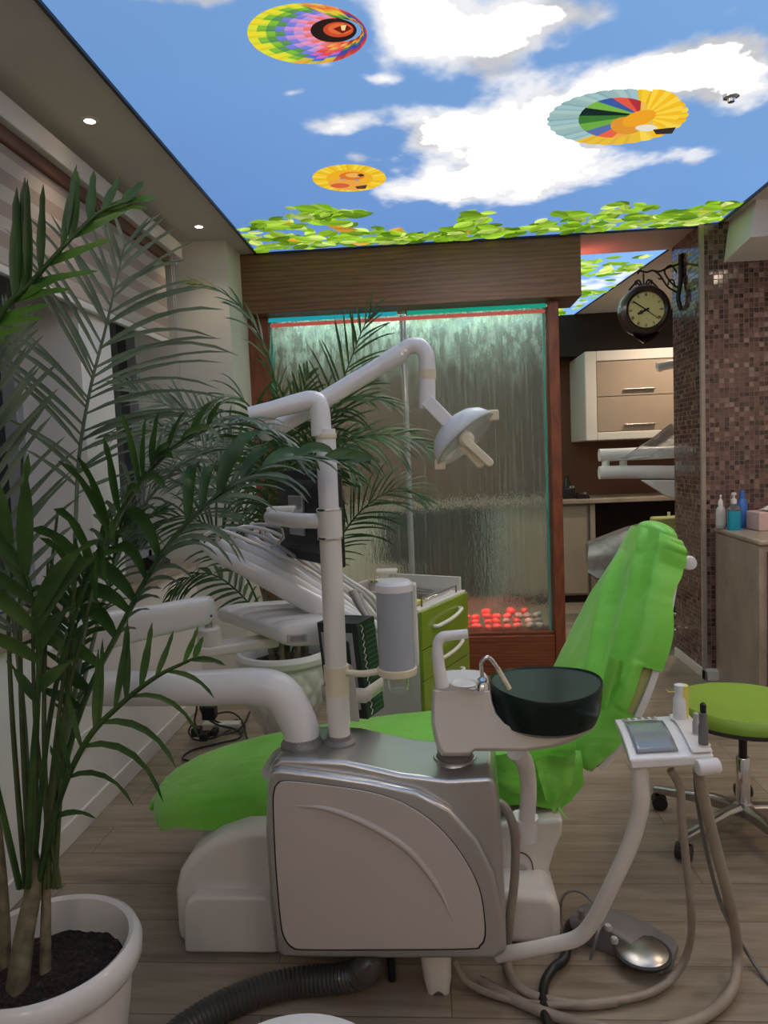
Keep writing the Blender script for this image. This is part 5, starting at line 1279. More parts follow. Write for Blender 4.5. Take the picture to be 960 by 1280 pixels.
# ================================================================== spittoon
YS = ps.y - .045
spit = thing('spittoon', 'white cuspidor body carrying a dark green glass bowl and a cup filler', 'spittoon', (ps.x, ps.y, .675))
S = lambda x, y, dy=0: P(x, y, Y=YS + dy)
bodyp = [(541, 862), (539, 880), (539, 905), (543, 925), (547, 937), (552, 945), (586, 945), (593, 939), (628, 939), (660, 939), (690, 935), (715, 927), (738, 914), (746, 906), (735, 912), (700, 917), (665, 918), (648, 914), (632, 905), (621, 892), (615, 876), (612, 862)]
fr_, bk_ = -.085, .075
MB().loft([[S(cx_ + (x - cx_) * k_, cy_ + (y - cy_) * k_, d_) for x, y in bodyp] for d_, k_, cx_, cy_ in ((-.084, .93, 600, 890), (-.076, .965, 600, 892), (-.060, .99, 600, 896), (-.04, 1.0, 600, 900), (.01, 1.0, 600, 900), (.032, .985, 600, 900), (.044, .94, 600, 895))]).build('spittoon_body', M['white2'], spit, bevel=.010, seg=3)
zt3 = S(576, 862, -.088).z
tp = [Vector((S(577, 862).x + .066 * abs(math.cos(a_)) ** .7 * (1 if math.cos(a_) > 0 else -1), YS - .022 + .060 * abs(math.sin(a_)) ** .7 * (1 if math.sin(a_) > 0 else -1), zt3)) for a_ in np.linspace(0, 2 * PI, 37)[:-1]]
MB().loft([[p + Vector((0, 0, -.018)) for p in tp], [p + Vector((0, 0, .006)) for p in tp], [p.lerp(Vector((S(577, 862).x, YS - .022, zt3)), .06) + Vector((0, 0, .012)) for p in tp]]).build('top_deck', M['white'], spit)
zd = zt3 + .012
q = P(581, 855, Z=zd)
MB().lathe([(.030, 0), (.034, .003), (.030, .0045), (.026, .001), (.001, .0015)], (q.x, q.y, zd), 32).build('cup_rest', M['white2'], spit)
MB().lathe([(.007, 0), (.008, .004), (.002, .005)], (P(591, 863, Z=zd).x, P(591, 863, Z=zd).y, zd), 16).build('button', M['hosel'], spit)
q = P(553, 858, Z=zd)
MB().tube([Vector((q.x, q.y, zd)), P(549, 835, Y=q.y), P(547, 808, Y=q.y), P(552, 797, Y=q.y), P(563, 794.5, Y=q.y), P(585, 792, Y=q.y)], [.0165, .0145, .0125, .0125, .012, .011], 20, sm=8).build('cup_filler', M['white'], spit)
bc = Vector((P(682, 870, Y=1.78).x, 1.775, 0)); zr = .835
def bowlring(r_, z, dip=0):
    return [Vector((bc.x + r_ * 1.0 * math.cos(a_), bc.y + r_ * .92 * math.sin(a_), z + dip * (abs(math.cos(a_)) ** 2 - .5 * math.sin(-a_)) )) for a_ in np.linspace(0, 2 * PI, 57)[:-1]]
bowl = MB().loft([bowlring(.055, .722), bowlring(.098, .725), bowlring(.120, .738), bowlring(.130, .765), bowlring(.136, .805, .005), bowlring(.138, .826, .010), bowlring(.136, .830, .011), bowlring(.132, .826, .010)]).build('bowl', M['bowl'], spit)
MB().loft([bowlring(.1325, .827, .010), bowlring(.129, .79, .004), bowlring(.120, .762), bowlring(.09, .748), bowlring(.02, .742), bowlring(.001, .742)], caps=False).build('bowl_lit_inside', M['bowlin'], bowl)  # inner skin in the lit copy of the bowl glass
MB().lathe([(.044, .750), (.047, .754), (.044, .756), (.02, .755), (.001, .755)], (bc.x + .0, bc.y + .02, 0), 32).build('drain_rim', M['bowl'], bowl)
q = P(603, 862, Z=zd)
MB().lathe([(.016, 0), (.014, .012), (.010, .018), (.012, .024), (.006, .03)], (q.x, q.y, zd), 20).build('tap_base', M['chrome'], spit)
sp_ = MB().tube([Vector((q.x, q.y, zd + .02)), P(602, 838, Y=q.y), P(602, 828, Y=q.y), P(608, 822, Y=q.y), P(614, 824, Y=q.y + .005), P(624, 838, Y=q.y + .01)], .0048, 12, sm=8).build('spout', M['chrome'], spit)
MB().tube([P(622, 835, Y=q.y + .01), P(637, 861, Y=q.y + .015)], .0055, 12, sm=0).build('spout_nozzle', M['ivory'], sp_)
MB().tube([S(645, 938, .06), S(655, 952, .10), S(660, 975, .14), S(660, 1005, .17), S(656, 1045, .19)], [.026, .024, .0225, .0225, .0225], 22).build('support_arm', M['white'], spit)

# ================================================================== assistant panel on its bent pipe
ap = thing('assistant_panel', 'white control panel with grey screen on a bent pipe', 'control panel', tuple(P(830, 940, Y=1.68)))
zp = .715
tl, trr, brr, bll = P(767, 899, Z=zp + .01), P(858, 893, Z=zp + .01), P(893, 944, Z=zp), P(787, 950, Z=zp)
dn = Vector((0, 0, -1))
def quadp(u, v_, dz=0): return tl.lerp(trr, u).lerp(bll.lerp(brr, u), v_) + Vector((0, 0, .012 * math.sin(PI * v_) + dz))
rg = []
for i in range(13):
    v_ = i / 12; rr_ = []
    for u in np.linspace(0, 1, 9): rr_.append(quadp(u, v_))
    for u in np.linspace(1, 0, 9): rr_.append(quadp(.5 + (u - .5) * .96, v_, -.022 - .010 * math.sin(PI * min(1, v_))))
    rg.append(rr_)
MB().loft(rg).build('panel_body', M['white'], ap, bevel=.005)
MB().tube([quadp(.78, 1.03, -.022), quadp(1.04, 1.03, -.020)], .018, 16, sm=0).build('panel_nose', M['white'], ap, bevel=.004)
def onp(name, us, vs_, m, dz0=.0, dz1=.002, bev=0, par=ap):
    n = 8; f_ = lambda u, v_: quadp(us[0] + (us[1] - us[0]) * u, vs_[0] + (vs_[1] - vs_[0]) * v_, dz1 + .0015)
    return MB().grid(f_, n, n).build(name, m, par, solid=.0015)
onp('screen', (.10, .60), (.24, .92), M['screen'])
onp('keypad', (.10, .56), (.05, .17), M['cabw'], 0, .001)
for i in range(5):
    for j in range(2): onp('key', (.12 + .09 * i, .17 + .09 * i), (.06 + .055 * j, .09 + .055 * j), M['greyp'], .001, .002)
onp('holder_strip', (.74, .99), (.04, .98), M['white2'], .0, .004)
M['film2'] = pm('milky_sleeve', (.66, .66, .64), .3, var=.1, vscale=30, bmp=.5, bscale=60)
q = quadp(.86, .18)
for (u, v_, hgt, rd, mm, nm) in ((.84, .22, .085, .0165, 'film2', 'suction_handle'), (.90, .66, .050, .008, 'hosel', 'handpiece'), (.92, .86, .075, .011, 'greyp', 'handpiece')):
    q = quadp(u, v_, .004)
    MB().lathe([(rd * 1.35, 0), (rd * 1.4, .003), (rd * 1.0, .003)], q, 20).build('holder_ring', M['white2'], ap)
    hd = MB().lathe([(rd, 0), (rd * .95, hgt * .6), (rd * .72, hgt * .7), (rd * .78, hgt), (rd * .3, hgt + .003)], q, 20).build(nm, M[mm], ap)
    if mm == 'greyp': MB().lathe([(rd * .6, hgt), (rd * .62, hgt + .02), (rd * .3, hgt + .024)], q, 16).build('tip', M['black'], hd)
    if nm == 'suction_handle': MB().lathe([(rd * .95, 0), (rd * .98, hgt * .6), (rd * .95, hgt * .98)], q + Vector((.006, .004, 0)), 16).tube([q + Vector((0, 0, hgt * .82)), q + Vector((-.025, 0, hgt * .80)), q + Vector((-.032, 0, hgt * .87))], .0012, 5).build('tie', M['yellow'], hd)
MB().tube([P(799, 955, Y=1.63), P(801, 985, Y=1.63), P(800, 1012, Y=1.64), P(788, 1055, Y=1.66), P(765, 1105, Y=1.69), P(742, 1150, Y=1.73), P(722, 1172, Y=1.755), P(690, 1181, Y=1.78), P(655, 1188, Y=1.80), P(622, 1194, Y=1.83)], [.0195, .0195, .0185, .0185, .0185, .0185], 22).build('support_pipe', M['ivory'] if False else M['white2'], ap)

# ================================================================== hoses and cables
def fl(px, py, z): q_ = P(px, py, Z=z); return q_
def hose(label, pts, r_, m, cat='hose', n=14, sm=8, name='suction_hose'):
    o_ = MB().tube(pts, r_, n, sm=sm).build(name, M[m]); return tag(o_, label, cat)
hose('pale taupe hose hanging from the left of the control panel and looping over the floor', [P(838, 962, Y=1.66), P(850, 985, Y=1.66), P(852, 1020, Y=1.66), P(858, 1080, Y=1.68), P(864, 1140, Y=1.72), fl(862, 1180, .11), fl(847, 1215, .03), fl(815, 1240, .016), fl(760, 1252, .016), fl(680, 1256, .016), fl(625, 1246, .016), fl(585, 1228, .02), P(568, 1203, Y=1.84)], .0095, 'hose')
hose('thick taupe suction hose hanging from the right of the control panel', [P(873, 962, Y=1.66), P(880, 1000, Y=1.67), P(895, 1060, Y=1.69), P(910, 1120, Y=1.71), fl(921, 1180, .10), fl(918, 1230, .03), fl(893, 1262, .02), fl(850, 1282, .017), fl(780, 1288, .017), fl(700, 1272, .016), fl(640, 1248, .016), fl(600, 1226, .016)], .0135, 'hose')
hose('thin grey cable trailing right from the control panel', [P(868, 960, Y=1.70), P(873, 1010, Y=1.70), P(887, 1080, Y=1.72), P(905, 1140, Y=1.74), fl(930, 1185, .05), fl(958, 1225, .006), fl(1000, 1270, .006)], .005, 'greyp', cat='cable', n=8, name='cable')
hose('taupe hose running down beside the right edge of the silver unit', [P(618, 1003, Y=2.00), P(628, 1006, Y=1.98), P(638, 1022, Y=1.96), P(644, 1050, Y=1.95), P(643, 1100, Y=1.95), P(637, 1150, Y=1.93), P(634, 1195, Y=1.92), fl(640, 1222, .03), fl(665, 1244, .014), fl(720, 1256, .013), fl(770, 1252, .013)], .0125, 'hose')
def corr(name, label, pts, r_, pitch, depth, m, seg=20):
    path = cat_curve(pts, 40); L = 0; acc = [0]
    for a_, b_ in zip(path, path[1:]): L += (b_ - a_).length; acc.append(L)
    n_ = int(L / pitch) * 4; P2 = []; rs = []; j = 0
    for i in range(n_ + 1):
        s_ = L * i / n_
        while j < len(acc) - 2 and acc[j + 1] < s_: j += 1
        P2.append(path[j].lerp(path[j + 1], (s_ - acc[j]) / max(acc[j + 1] - acc[j], 1e-6))); rs.append(r_ - (depth if i % 4 in (0,) else depth * .5 if i % 4 in (1, 3) else 0))
    mb = MB(); mb.tube(P2, rs, seg, sm=0); o_ = mb.build(name, M[m]); return tag(o_, label, 'hose')
corr('corrugated_hose', 'thick dark corrugated hose curving out from under the silver unit', [P(462, 1190, Y=1.95), fl(462, 1204, .115), fl(446, 1218, .075), fl(415, 1224, .050), fl(370, 1228, .040), fl(320, 1240, .040), fl(270, 1262, .040), fl(225, 1292, .040), fl(180, 1335, .040)], .038, .0125, .004, 'hosed', 22)

# foot pedal
fpd = thing('foot_pedal', 'dark grey foot control with a round chrome pedal disc', 'foot pedal', (.55, 1.95, 0))
F_ = lambda x, y, z: P(x, y, Z=z)
a_, b_ = F_(712, 1182, 0), F_(838, 1222, 0); fu = (b_ - a_).normalized(); fv = Vector((-fu.y, fu.x, 0)); Lp = (b_ - a_).length
rg = []
for s_, hw, hh in ((0, .035, .062), (.02, .048, .072), (.08, .058, .074), (.15, .068, .058), (.20, .082, .040), (Lp - .06, .092, .026), (Lp - .02, .078, .024), (Lp, .05, .020)):
    c0_ = a_ + fu * s_ + fv * .075
    rg.append([c0_ + fv * hw * x + Vector((0, 0, z)) for x, z in ((-1, 0), (-1, hh * .45), (-.82, hh * .95), (-.5, hh), (.5, hh), (.82, hh * .95), (1, hh * .45), (1, 0))])
MB().loft(rg).build('pedal_body', M['greyp'], fpd, bevel=.004)
dc = F_(803, 1190, .034); 
MB().lathe([(.070, -.008), (.076, -.002), (.076, .003), (.066, .006)], dc, 40).build('disc_ring', M['rubber'], fpd)
MB().lathe([(.070, .004), (.060, .010), (.02, .016), (.001, .017)], dc, 40).build('pedal_disc', M['steel'], fpd)
for x, y, z in ((760, 1162, .075), (768, 1178, .066)): MB().lathe([(.010, 0), (.011, .008), (.008, .014), (.001, .015)], F_(x, y, z - .006), 16).build('button', M['hosel'], fpd)
q = F_(727, 1150, .08)
MB().tube([q + Vector((-.02, .02, -.02)), q + Vector((.03, -.01, .0))], .020, 16, sm=0).tube([q + Vector((0, 0, 0)), q + Vector((.0, .0, .03))], .009, 10, sm=0).build('side_lever', M['greyp'], fpd)
hy = .0
MB().tube([F_(712, 1180, .03), P(702, 1150, Y=2.03), P(702, 1125, Y=2.03), P(712, 1114, Y=2.03), P(728, 1116, Y=2.02), P(742, 1130, Y=2.0), P(752, 1150, Y=1.96), F_(746, 1170, .08), F_(738, 1200, .02)], .0042, 8).build('carry_loop', M['greyp'], fpd)
MB().tube([a_ + fv * .05 + fu * .03 + Vector((0, 0, .032)), a_ + fv * .045 - fu * .01 + Vector((0, 0, .030)), F_(706, 1196, .03), F_(690, 1212, .022), F_(680, 1232, .016), F_(680, 1262, .016), F_(690, 1300, .016)], [.020, .016, .014, .0125, .0125, .0125, .0125], 14).build('foot_cable', M['black'], fpd)
# tangle of black leads on the floor by the left wall
pw = thing('power_strip', 'white power strip under a tangle of black plugs and cables', 'power strip', tuple(F_(268, 912, 0)))
q = F_(275, 912, 0)
MB().box((q.x - .09, q.y - .03, 0), (q.x + .11, q.y + .03, .04)).build('strip_body', M['cabw'], pw, bevel=.006)
for x, y, w_, z in ((262, 890, .035, .12), (246, 914, .022, .07), (256, 920, .02, .06), (268, 915, .016, .055)):
    c_ = F_(x, y, z); MB().box((c_.x - w_, c_.y - .03, max(.041, c_.z - w_)), (c_.x + w_, c_.y + .03, c_.z + w_)).build('plug', M['black'], pw, bevel=.006)
r = random.Random(12)
for (pts) in ([(244, 868, .22), (246, 885, .13), (244, 905, .05), (262, 918, .03), (290, 916, .02), (305, 905, .02), (312, 890, .02)],
              [(250, 868, .22), (252, 890, .12), (270, 905, .05), (295, 912, .02), (300, 922, .01), (270, 930, .01), (240, 938, .01), (228, 948, .01), (245, 953, .01)],
              [(254, 866, .24), (256, 892, .10), (280, 905, .03), (296, 900, .03), (306, 908, .02), (300, 918, .01)],
              [(240, 905, .05), (236, 915, .02), (245, 925, .01), (268, 922, .02), (288, 912, .03)],
              [(262, 895, .08), (285, 890, .05), (300, 898, .03), (308, 920, .01), (312, 935, .01)]):
    MB().tube([F_(*p_) for p_ in pts], .0052, 8).build('lead', M['black'], pw)
# white lidded bin at the bottom edge
q = P(385, 1268, Z=.42); bcx, bcy = q.x + .0, q.y - .150
bn = thing('waste_bin', 'round white lidded bin cut by the bottom edge of the picture', 'bin', (bcx, bcy, 0))
MB().lathe([(.14, 0), (.15, .01), (.165, .36), (.165, .385)], (bcx, bcy, 0), 48).build('bin_body', M['white2'], bn)
MB().lathe([(.170, .378), (.178, .385), (.178, .398), (.165, .410), (.10, .418), (.001, .420)], (bcx, bcy, 0), 56).build('lid', M['white'], bn)
# wall socket plate low on the left wall and box on the sill
t = thing('wall_socket', 'pale flush socket plate low on the left wall', 'socket', tuple(P(104, 935, X=XL)))
a_, b_ = P(90, 925, X=XL), P(118, 925, X=XL); z0, z1 = P(92, 950, X=XL).z, P(92, 925, X=XL).z
MB().box((XL, a_.y, z0), (XL + .008, b_.y, z1)).build('plate', M['blindw'], t, bevel=.003)
q = P(197, 712, X=-1.50)
t = thing('router', 'small black box standing on the window sill', 'router', (q.x, q.y, .865))
MB().prism([(q.x - .05, q.y - .08, .866), (q.x + .04, q.y - .08, .866), (q.x + .04, q.y - .08, .90), (q.x - .02, q.y - .08, .935), (q.x - .05, q.y - .08, .93)], (0, .17, 0)).build('box_body', M['black'], t, bevel=.004)

# ================================================================== roller blind along the left wall
bl = thing('striped_blind', 'beige striped roller blind under its white cassette along the window wall', 'blind', (-1.40, 3.0, 2.08))
def blind_mat():
    m, nt, b = nmat('striped_blind_fabric'); v_ = coords(nt)
    sx = nt.nodes.new('ShaderNodeSeparateXYZ'); nt.links.new(v_, sx.inputs[0])
    f = math_n(nt, 'FRACT', math_n(nt, 'DIVIDE', sx.outputs[2], .105)); g = math_n(nt, 'GREATER_THAN', f, .5)
    c = mix_color(nt, g, (.42, .36, .30), (.30, .235, .185)); nt.links.new(c, b.inputs['Base Color']); b.inputs['Roughness'].default_value = .8
    bump(nt, b, noise(nt, v_, 200, 2), .1, .002); return m
MB().box((-1.395, .5, 2.085), (-1.391, 3.86, 2.50)).build('fabric', blind_mat(), bl)
MB().box((-1.405, .5, 2.06), (-1.38, 3.865, 2.088)).build('bottom_bar', M['blindw'], bl, bevel=.004)
MB().box((-1.419, .5, 2.50), (-1.375, 3.90, 2.558)).build('roller', M['brown'], bl, bevel=.01)
MB().box((-1.418, .45, 2.556), (-1.345, 4.02, 2.64)).build('cassette', M['blindw'], bl, bevel=.006)
MB().tube([(-1.38, 3.93, 2.55), (-1.38, 3.93, 1.35)], .0025, 6, sm=0).tube([(-1.38, 3.965, 2.55), (-1.38, 3.965, 1.35)], .0025, 6, sm=0).build('pull_chain', M['hosel'], bl)
# ================================================================== potted palms
def frond(par, pts, n, L, W, mat, N=(0, 0, 1), ang=50, lift=.25, droop=1.5, start=.25, r0=.006, seed=0, both=True, sides=(1, -1), tipmat=None, jitter=.12, curl=0, name='frond', sw=6, end_ang=22):
    rr = random.Random(seed); path = cat_curve(pts, 14); Lc = [0]
    for a_, b_ in zip(path, path[1:]): Lc.append(Lc[-1] + (b_ - a_).length)
    LT = Lc[-1]
    def at_(s_):
        s_ *= LT; j = 0
        while j < len(Lc) - 2 and Lc[j + 1] < s_: j += 1
        f = (s_ - Lc[j]) / max(Lc[j + 1] - Lc[j], 1e-6); return path[j].lerp(path[j + 1], f), (path[min(j + 2, len(path) - 1)] - path[max(j - 1, 0)]).normalized()
    mb = MB(); mb.tube(path, [r0, r0 * .85, r0 * .6, r0 * .3], 7, sm=0)
    N0 = Vector(N)
    for i in range(n):
        t_ = i / (n - 1); s_ = start + (1 - start) * t_
        for sd in sides:
            p, T = at_(min(1, s_ + rr.uniform(-.3, .3) / n)); Nn = (N0 - T * N0.dot(T)).normalized(); S_ = T.cross(Nn) * sd
            prof = min(1, .45 + t_ * 2.2) * min(1, .30 + (1 - t_) * 1.6)
            Ll = L * prof * rr.uniform(.88, 1.1); a_ = math.radians(ang + (end_ang - ang) * t_ + rr.uniform(-7, 7))
            d = (T * math.cos(a_) + S_ * math.sin(a_) + Nn * (lift + rr.uniform(-jitter, jitter))).normalized()
            w_ = W * (.75 + .25 * prof) * rr.uniform(.8, 1.15); rows = []; q_ = p.copy(); fold = Nn
            dr = droop * rr.uniform(.7, 1.35)
            for k in range(sw + 1):
                f = k / sw; ww_ = w_ * (math.sin(PI * min(1, f * 1.15 + .08)) ** .6 if f < .8 else (1 - f) / .2 * .75) * .5
                wd = d.cross(fold)
                if wd.length < .2: wd = d.cross(S_)
                wd = wd.normalized() * max(ww_, .0003); up_ = wd.cross(d).normalized() * ww_ * .35
                rows.append((q_ + wd + up_, q_, q_ - wd + up_))
                d = (d + Vector((0, 0, -dr)) * (Ll / sw) * (1 + 1.6 * f)).normalized(); q_ = q_ + d * Ll / sw
            mi = 1 if (tipmat and t_ > .8) else 0
            vs = [v for r_ in rows for v in r_]; fs = []
            for k in range(sw):
                b_ = k * 3; fs += [(b_, b_ + 1, b_ + 4, b_ + 3), (b_ + 1, b_ + 2, b_ + 5, b_ + 4)]
            mb.add(vs, fs, mi)
    return mb.build(name, [M[mat], M[tipmat] if tipmat else M[mat]], par, fix=False, angle=70)
def path_px(l, Y0=None):
    return [P(x, y, Y=Y_) for x, y, Y_ in l]
M['leafy'] = leaf_mat('palm_leaf_yellow_tip', (.10, .14, .01), (.30, .28, .03), (.40, .20, .04))
# near palm
PX, PYc = -.85, 1.39
palm = thing('potted_palm', 'large areca palm in a white glazed pot at the lower left', 'potted plant', (PX, PYc, 0))
MB().lathe([(.11, 0), (.125, .01), (.150, .14), (.172, .27), (.180, .335), (.178, .35), (.196, .362), (.204, .375), (.206, .40), (.198, .418), (.188, .424), (.178, .418), (.172, .39), (.168, .34), (.02, .33)], (PX, PYc, -.012), 72, sx=.95, sy=.95).build('pot', M['pot'], palm)
def soilf(cx, cy, z, R_):
    def fn(u, v_):
        r_ = R_ * u; a_ = 2 * PI * v_; p = Vector((cx + r_ * math.cos(a_), cy + r_ * math.sin(a_), z)); p.z += .010 * mnoise.fractal(p * 30, 1, 2, 4) + .012 * (1 - u); return p
    return MB().grid(fn, 40, 96)
soilf(PX, PYc, .335, .160).build('soil', M['soil'], palm, fix=False)
tb = P(35, 1235, Y=1.40); b1 = Vector((tb.x, 1.36, .335)); b2 = Vector((tb.x + .045, 1.39, .335)); b3 = Vector((tb.x - .06, 1.42, .335))
k1, k2 = P(42, 1105, Y=1.42), P(58, 1105, Y=1.44)
MB().tube([b1 + Vector((0, 0, -.01)), b1.lerp(k1, .5) + Vector((-.002, 0, 0)), k1, P(38, 1050, Y=1.42)], [.024, .020, .017, .012], 16).build('trunk', M['trunk'], palm)
MB().tube([b2 + Vector((0, 0, -.01)), b2.lerp(k2, .5), k2], [.012, .011, .009], 12).build('trunk', M['trunk'], palm)
MB().tube([b3 + Vector((0, 0, -.01)), P(4, 1110, Y=1.46), P(-12, 950, Y=1.46)], [.012, .010, .008], 12).build('trunk', M['trunk'], palm)
FR = [
 # rachis, n, L, W, mat, N, kwargs
 ([(50, 1110, 1.44), (80, 900, 1.55), (92, 720, 1.65), (98, 580, 1.70), (112, 490, 1.70), (132, 410, 1.70), (147, 345, 1.70), (156, 305, 1.70)], 24, .33, .0115, 'leafg', (.25, -1, .15), dict(ang=54, lift=.05, droop=1.3, start=.60, end_ang=30, sides=(1, -1))),
 ([(25, 1110, 1.40), (-40, 800, 1.25), (-45, 500, 1.15), (0, 395, 1.12), (40, 352, 1.12), (85, 302, 1.12), (125, 265, 1.14), (165, 250, 1.15)], 15, .17, .021, 'leaf', (.1, -1, .3), dict(ang=62, lift=.05, droop=-1.2, start=.68, sides=(-1,), end_ang=30)),
 ([(24, 1110, 1.41), (-42, 800, 1.26), (-47, 500, 1.16), (-2, 397, 1.13), (38, 354, 1.13), (83, 304, 1.13), (123, 267, 1.15), (170, 250, 1.16)], 15, .115, .015, 'leafb', (.1, -1, .3), dict(ang=38, lift=.0, droop=.6, start=.72, sides=(1,), end_ang=12)),
 ([(50, 1105, 1.45), (95, 905, 1.47), (150, 785, 1.50), (200, 695, 1.53), (250, 637, 1.56), (310, 594, 1.60), (370, 570, 1.63), (428, 575, 1.66)], 16, .29, .033, 'leaf', (-.25, -1, .35), dict(ang=74, lift=.15, droop=5.6, start=.30, end_ang=22, sides=(-1,), jitter=.25, sw=9)),
 ([(51, 1105, 1.46), (96, 905, 1.48), (151, 786, 1.51), (201, 697, 1.54), (251, 639, 1.57), (311, 596, 1.61), (370, 572, 1.64), (426, 576, 1.67)], 26, .20, .013, 'leafg', (-.25, -.5, 1), dict(ang=42, lift=.2, droop=4.2, start=.46, end_ang=12, sides=(1,), sw=8)),
 ([(46, 1110, 1.42), (74, 1000, 1.41), (108, 925, 1.40), (150, 880, 1.40), (195, 845, 1.40), (243, 822, 1.40)], 11, .17, .017, 'leaf', (0, -1, .2), dict(ang=42, lift=.0, droop=-2.0, start=.40, sides=(-1,), end_ang=40, tipmat='leafb', jitter=.05)),
 ([(47, 1110, 1.43), (75, 1000, 1.42), (109, 927, 1.41), (151, 882, 1.41), (196, 847, 1.41), (240, 825, 1.41)], 7, .22, .015, 'leaf', (0, -1, .2), dict(ang=42, lift=.02, droop=5.5, start=.30, sides=(1,), end_ang=10)),
 ([(35, 1110, 1.40), (40, 960, 1.36), (48, 850, 1.33), (42, 760, 1.31), (20, 690, 1.29), (-25, 640, 1.27)], 8, .24, .030, 'leaf', (.3, -1, .3), dict(ang=30, lift=.12, droop=2.4, start=.55, end_ang=15, jitter=.25, sw=9)),
 ([(52, 1105, 1.48), (88, 900, 1.52), (118, 730, 1.58), (165, 620, 1.62), (225, 555, 1.66), (290, 530, 1.70), (345, 548, 1.72), (380, 590, 1.74)], 22, .17, .018, 'leafg', (-.3, -.3, 1), dict(ang=58, lift=.45, droop=4.6, start=.52, end_ang=15)),
 ([(40, 1105, 1.44), (30, 900, 1.45), (10, 720, 1.45), (-10, 600, 1.44), (-5, 480, 1.42), (15, 400, 1.4)], 24, .22, .012, 'leafg', (.3, -1, .2), dict(ang=50, lift=.05, droop=.8, start=.45)),
 ([(58, 1100, 1.50), (85, 920, 1.56), (90, 790, 1.60), (115, 700, 1.62), (160, 655, 1.64), (200, 640, 1.66)], 20, .14, .017, 'leaf', (-.2, -.6, .8), dict(ang=58, lift=.2, droop=2.8, start=.4)),
 ([(56, 1100, 1.50), (105, 850, 1.66), (150, 690, 1.80), (205, 600, 1.86), (260, 565, 1.90), (310, 562, 1.93)], 30, .20, .011, 'leafg', (-.2, -.2, 1), dict(ang=55, lift=.25, droop=3.8, start=.48)),
 ([(40, 1105, 1.42), (62, 900, 1.40), (96, 760, 1.36), (150, 640, 1.34), (210, 565, 1.34), (262, 530, 1.34)], 15, .17, .026, 'leaf', (-.3, -.7, .7), dict(ang=60, lift=.5, droop=4.5, start=.5, sides=(1, -1))),
]
for i, (l, n, L, W_, mt, N_, kw) in enumerate(FR): frond(palm, path_px(l), n, L, W_, mt, N_, seed=i * 7 + 1, **kw)
r = random.Random(9)
for i in range(8):
    x0 = 20 + i * 6; x1 = [8, 28, 72, 98, 120, 60, 90, 40, 115][i]; y1 = [620, 560, 640, 700, 720, 700, 800, 740, 830][i]
    MB().tube([P(x0 + 12, 1110, Y=1.43), P((x0 + x1) / 2 + r.uniform(-6, 6), (1110 + y1) / 2, Y=1.45), P(x1, y1, Y=1.47 + .02 * (i % 3))], [.0065, .005, .003], 8).build('stem', M['stem'], palm)

# far palm in the quilted pot
QX, QY = P(350, 822, Z=.60).x, 2.97
palm2 = thing('potted_palm', 'areca palm in a white quilted pot behind the instrument tray', 'potted plant', (QX, QY, 0))
PF = [(.11, 0), (.118, .015), (.095, .07), (.078, .16), (.085, .24), (.125, .32), (.165, .40), (.186, .48), (.188, .545), (.180, .565)]
def potf(u, v_):
    x = u * (len(PF) - 1); i = min(int(x), len(PF) - 2); f = x - i; r_ = PF[i][0] * (1 - f) + PF[i + 1][0] * f; z = PF[i][1] * (1 - f) + PF[i + 1][1] * f
    a_ = 2 * PI * v_; q_ = 0
    if .24 < z < .55: q_ = .012 * abs(math.sin(a_ * 7 + (z - .4) * 26) * math.sin(a_ * 7 - (z - .4) * 26)) ** .5 - .004
    return Vector((QX + (r_ + q_) * math.cos(a_), QY + (r_ + q_) * math.sin(a_), z))
MB().grid(potf, 70, 150).build('pot', M['pot'], palm2, fix=False)
MB().lathe([(.178, .56), (.192, .565), (.203, .578), (.205, .60), (.196, .615), (.182, .618), (.172, .605), (.168, .56), (.165, .54)], (QX, QY, 0), 64, caps=False).build('pot_rim', M['pot'], palm2)
soilf(QX, QY, .555, .168).build('soil', M['soil'], palm2, fix=False)
for i in range(7):
    a_ = i * .9; b_ = Vector((QX + .07 * math.cos(a_) + .02, QY + .06 * math.sin(a_), .55)); MB().tube([b_, b_ + Vector((.01 * math.cos(a_), 0, .12)), b_ + Vector((.02 * math.cos(a_), 0, .30))], [.014, .012, .008], 10).build('stem', M['trunk'], palm2)
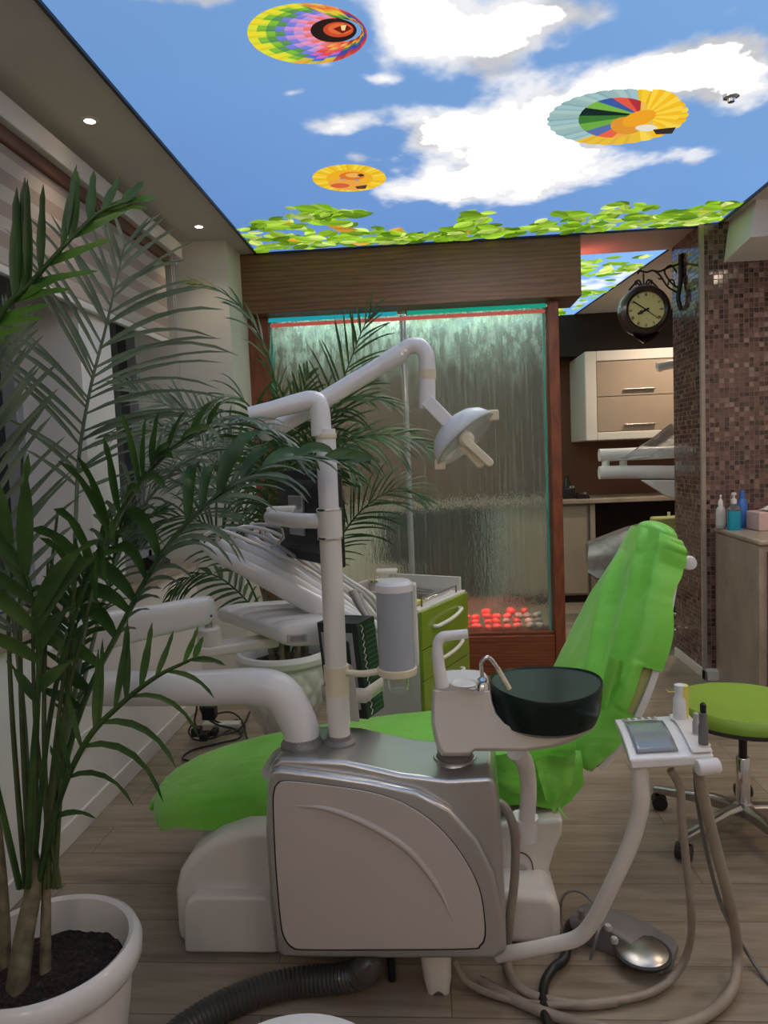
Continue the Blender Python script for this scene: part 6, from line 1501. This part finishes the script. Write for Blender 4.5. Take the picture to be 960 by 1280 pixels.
GR = [
 ([(352, 815, 2.95), (352, 700, 2.95), (354, 570, 2.92), (340, 460, 2.90), (310, 395, 2.88), (272, 362, 2.86), (232, 354, 2.84)], 20, .17, .014, 'leaf', (.9, -.4, .3), dict(ang=34, lift=.0, droop=2.0, start=.50, tipmat='leafy')),
 ([(355, 815, 2.95), (368, 670, 2.98), (392, 580, 3.0), (440, 548, 3.02), (500, 545, 3.04), (548, 566, 3.05)], 34, .28, .014, 'leaf', (0, -.6, .8), dict(ang=55, lift=.1, droop=2.6, start=.4)),
 ([(360, 815, 2.98), (385, 660, 3.05), (415, 520, 3.1), (446, 430, 3.1), (466, 385, 3.1)], 22, .26, .011, 'leaf', (0, -1, .3), dict(ang=45, lift=.05, droop=1.4, start=.5)),
 ([(345, 815, 2.95), (322, 690, 2.93), (285, 600, 2.9), (235, 552, 2.88), (175, 530, 2.86), (135, 545, 2.84)], 34, .22, .014, 'leafg', (0, -.6, .8), dict(ang=55, lift=.1, droop=2.4, start=.4)),
 ([(345, 815, 3.0), (312, 730, 3.0), (272, 668, 3.0), (225, 645, 3.0), (182, 668, 3.0)], 26, .26, .013, 'leaf', (0, -.6, .8), dict(ang=55, lift=.1, droop=2.2, start=.4)),
 ([(345, 815, 3.1), (312, 755, 3.15), (265, 718, 3.2), (225, 728, 3.2), (204, 762, 3.2)], 20, .20, .018, 'leaf', (0, -.5, .9), dict(ang=60, lift=.0, droop=3.2, start=.3)),
 ([(365, 815, 2.95), (405, 710, 3.0), (450, 640, 3.05), (500, 610, 3.1), (530, 625, 3.1)], 26, .24, .010, 'leaf', (0, -.7, .7), dict(ang=52, lift=.05, droop=1.8, start=.4)),
 ([(350, 815, 3.0), (330, 670, 3.0), (298, 570, 2.98), (245, 525, 2.96), (195, 500, 2.94), (150, 478, 2.92)], 30, .20, .014, 'leafg', (0, -.8, .6), dict(ang=48, lift=.05, droop=1.6, start=.55)),
 ([(360, 815, 3.0), (376, 630, 3.05), (400, 530, 3.1), (445, 495, 3.12), (495, 505, 3.12)], 30, .28, .013, 'leaf', (0, -.5, .9), dict(ang=58, lift=.2, droop=3.0, start=.4)),
 ([(352, 815, 2.95), (345, 660, 2.9), (356, 560, 2.88), (376, 500, 2.86), (384, 470, 2.86)], 24, .22, .014, 'leaf', (.2, -1, .3), dict(ang=48, lift=.05, droop=2.4, start=.45)),
 ([(348, 815, 3.0), (302, 660, 3.02), (255, 600, 3.02), (185, 590, 3.0), (140, 640, 2.95)], 32, .20, .013, 'leafg', (0, -.6, .8), dict(ang=55, lift=.1, droop=2.8, start=.4)),
 ([(352, 815, 2.95), (335, 620, 2.85), (318, 520, 2.8), (285, 495, 2.75), (250, 520, 2.72)], 22, .22, .014, 'leaf', (0, -.6, .8), dict(ang=58, lift=.2, droop=3.4, start=.4)),
 ([(355, 815, 3.0), (358, 660, 3.1), (345, 560, 3.2), (310, 540, 3.25), (270, 580, 3.25)], 28, .30, .014, 'leaf', (0, -.6, .8), dict(ang=58, lift=.2, droop=3.0, start=.3)),
 ([(355, 815, 3.0), (372, 690, 2.9), (400, 600, 2.86), (425, 575, 2.84), (448, 600, 2.82)], 24, .26, .013, 'leaf', (0, -.6, .8), dict(ang=58, lift=.2, droop=3.0, start=.3)),
]
for i, (l, n, L, W_, mt, N_, kw) in enumerate(GR): frond(palm2, path_px(l), n, L, W_, mt, N_, seed=i * 5 + 3, r0=.005, **kw)
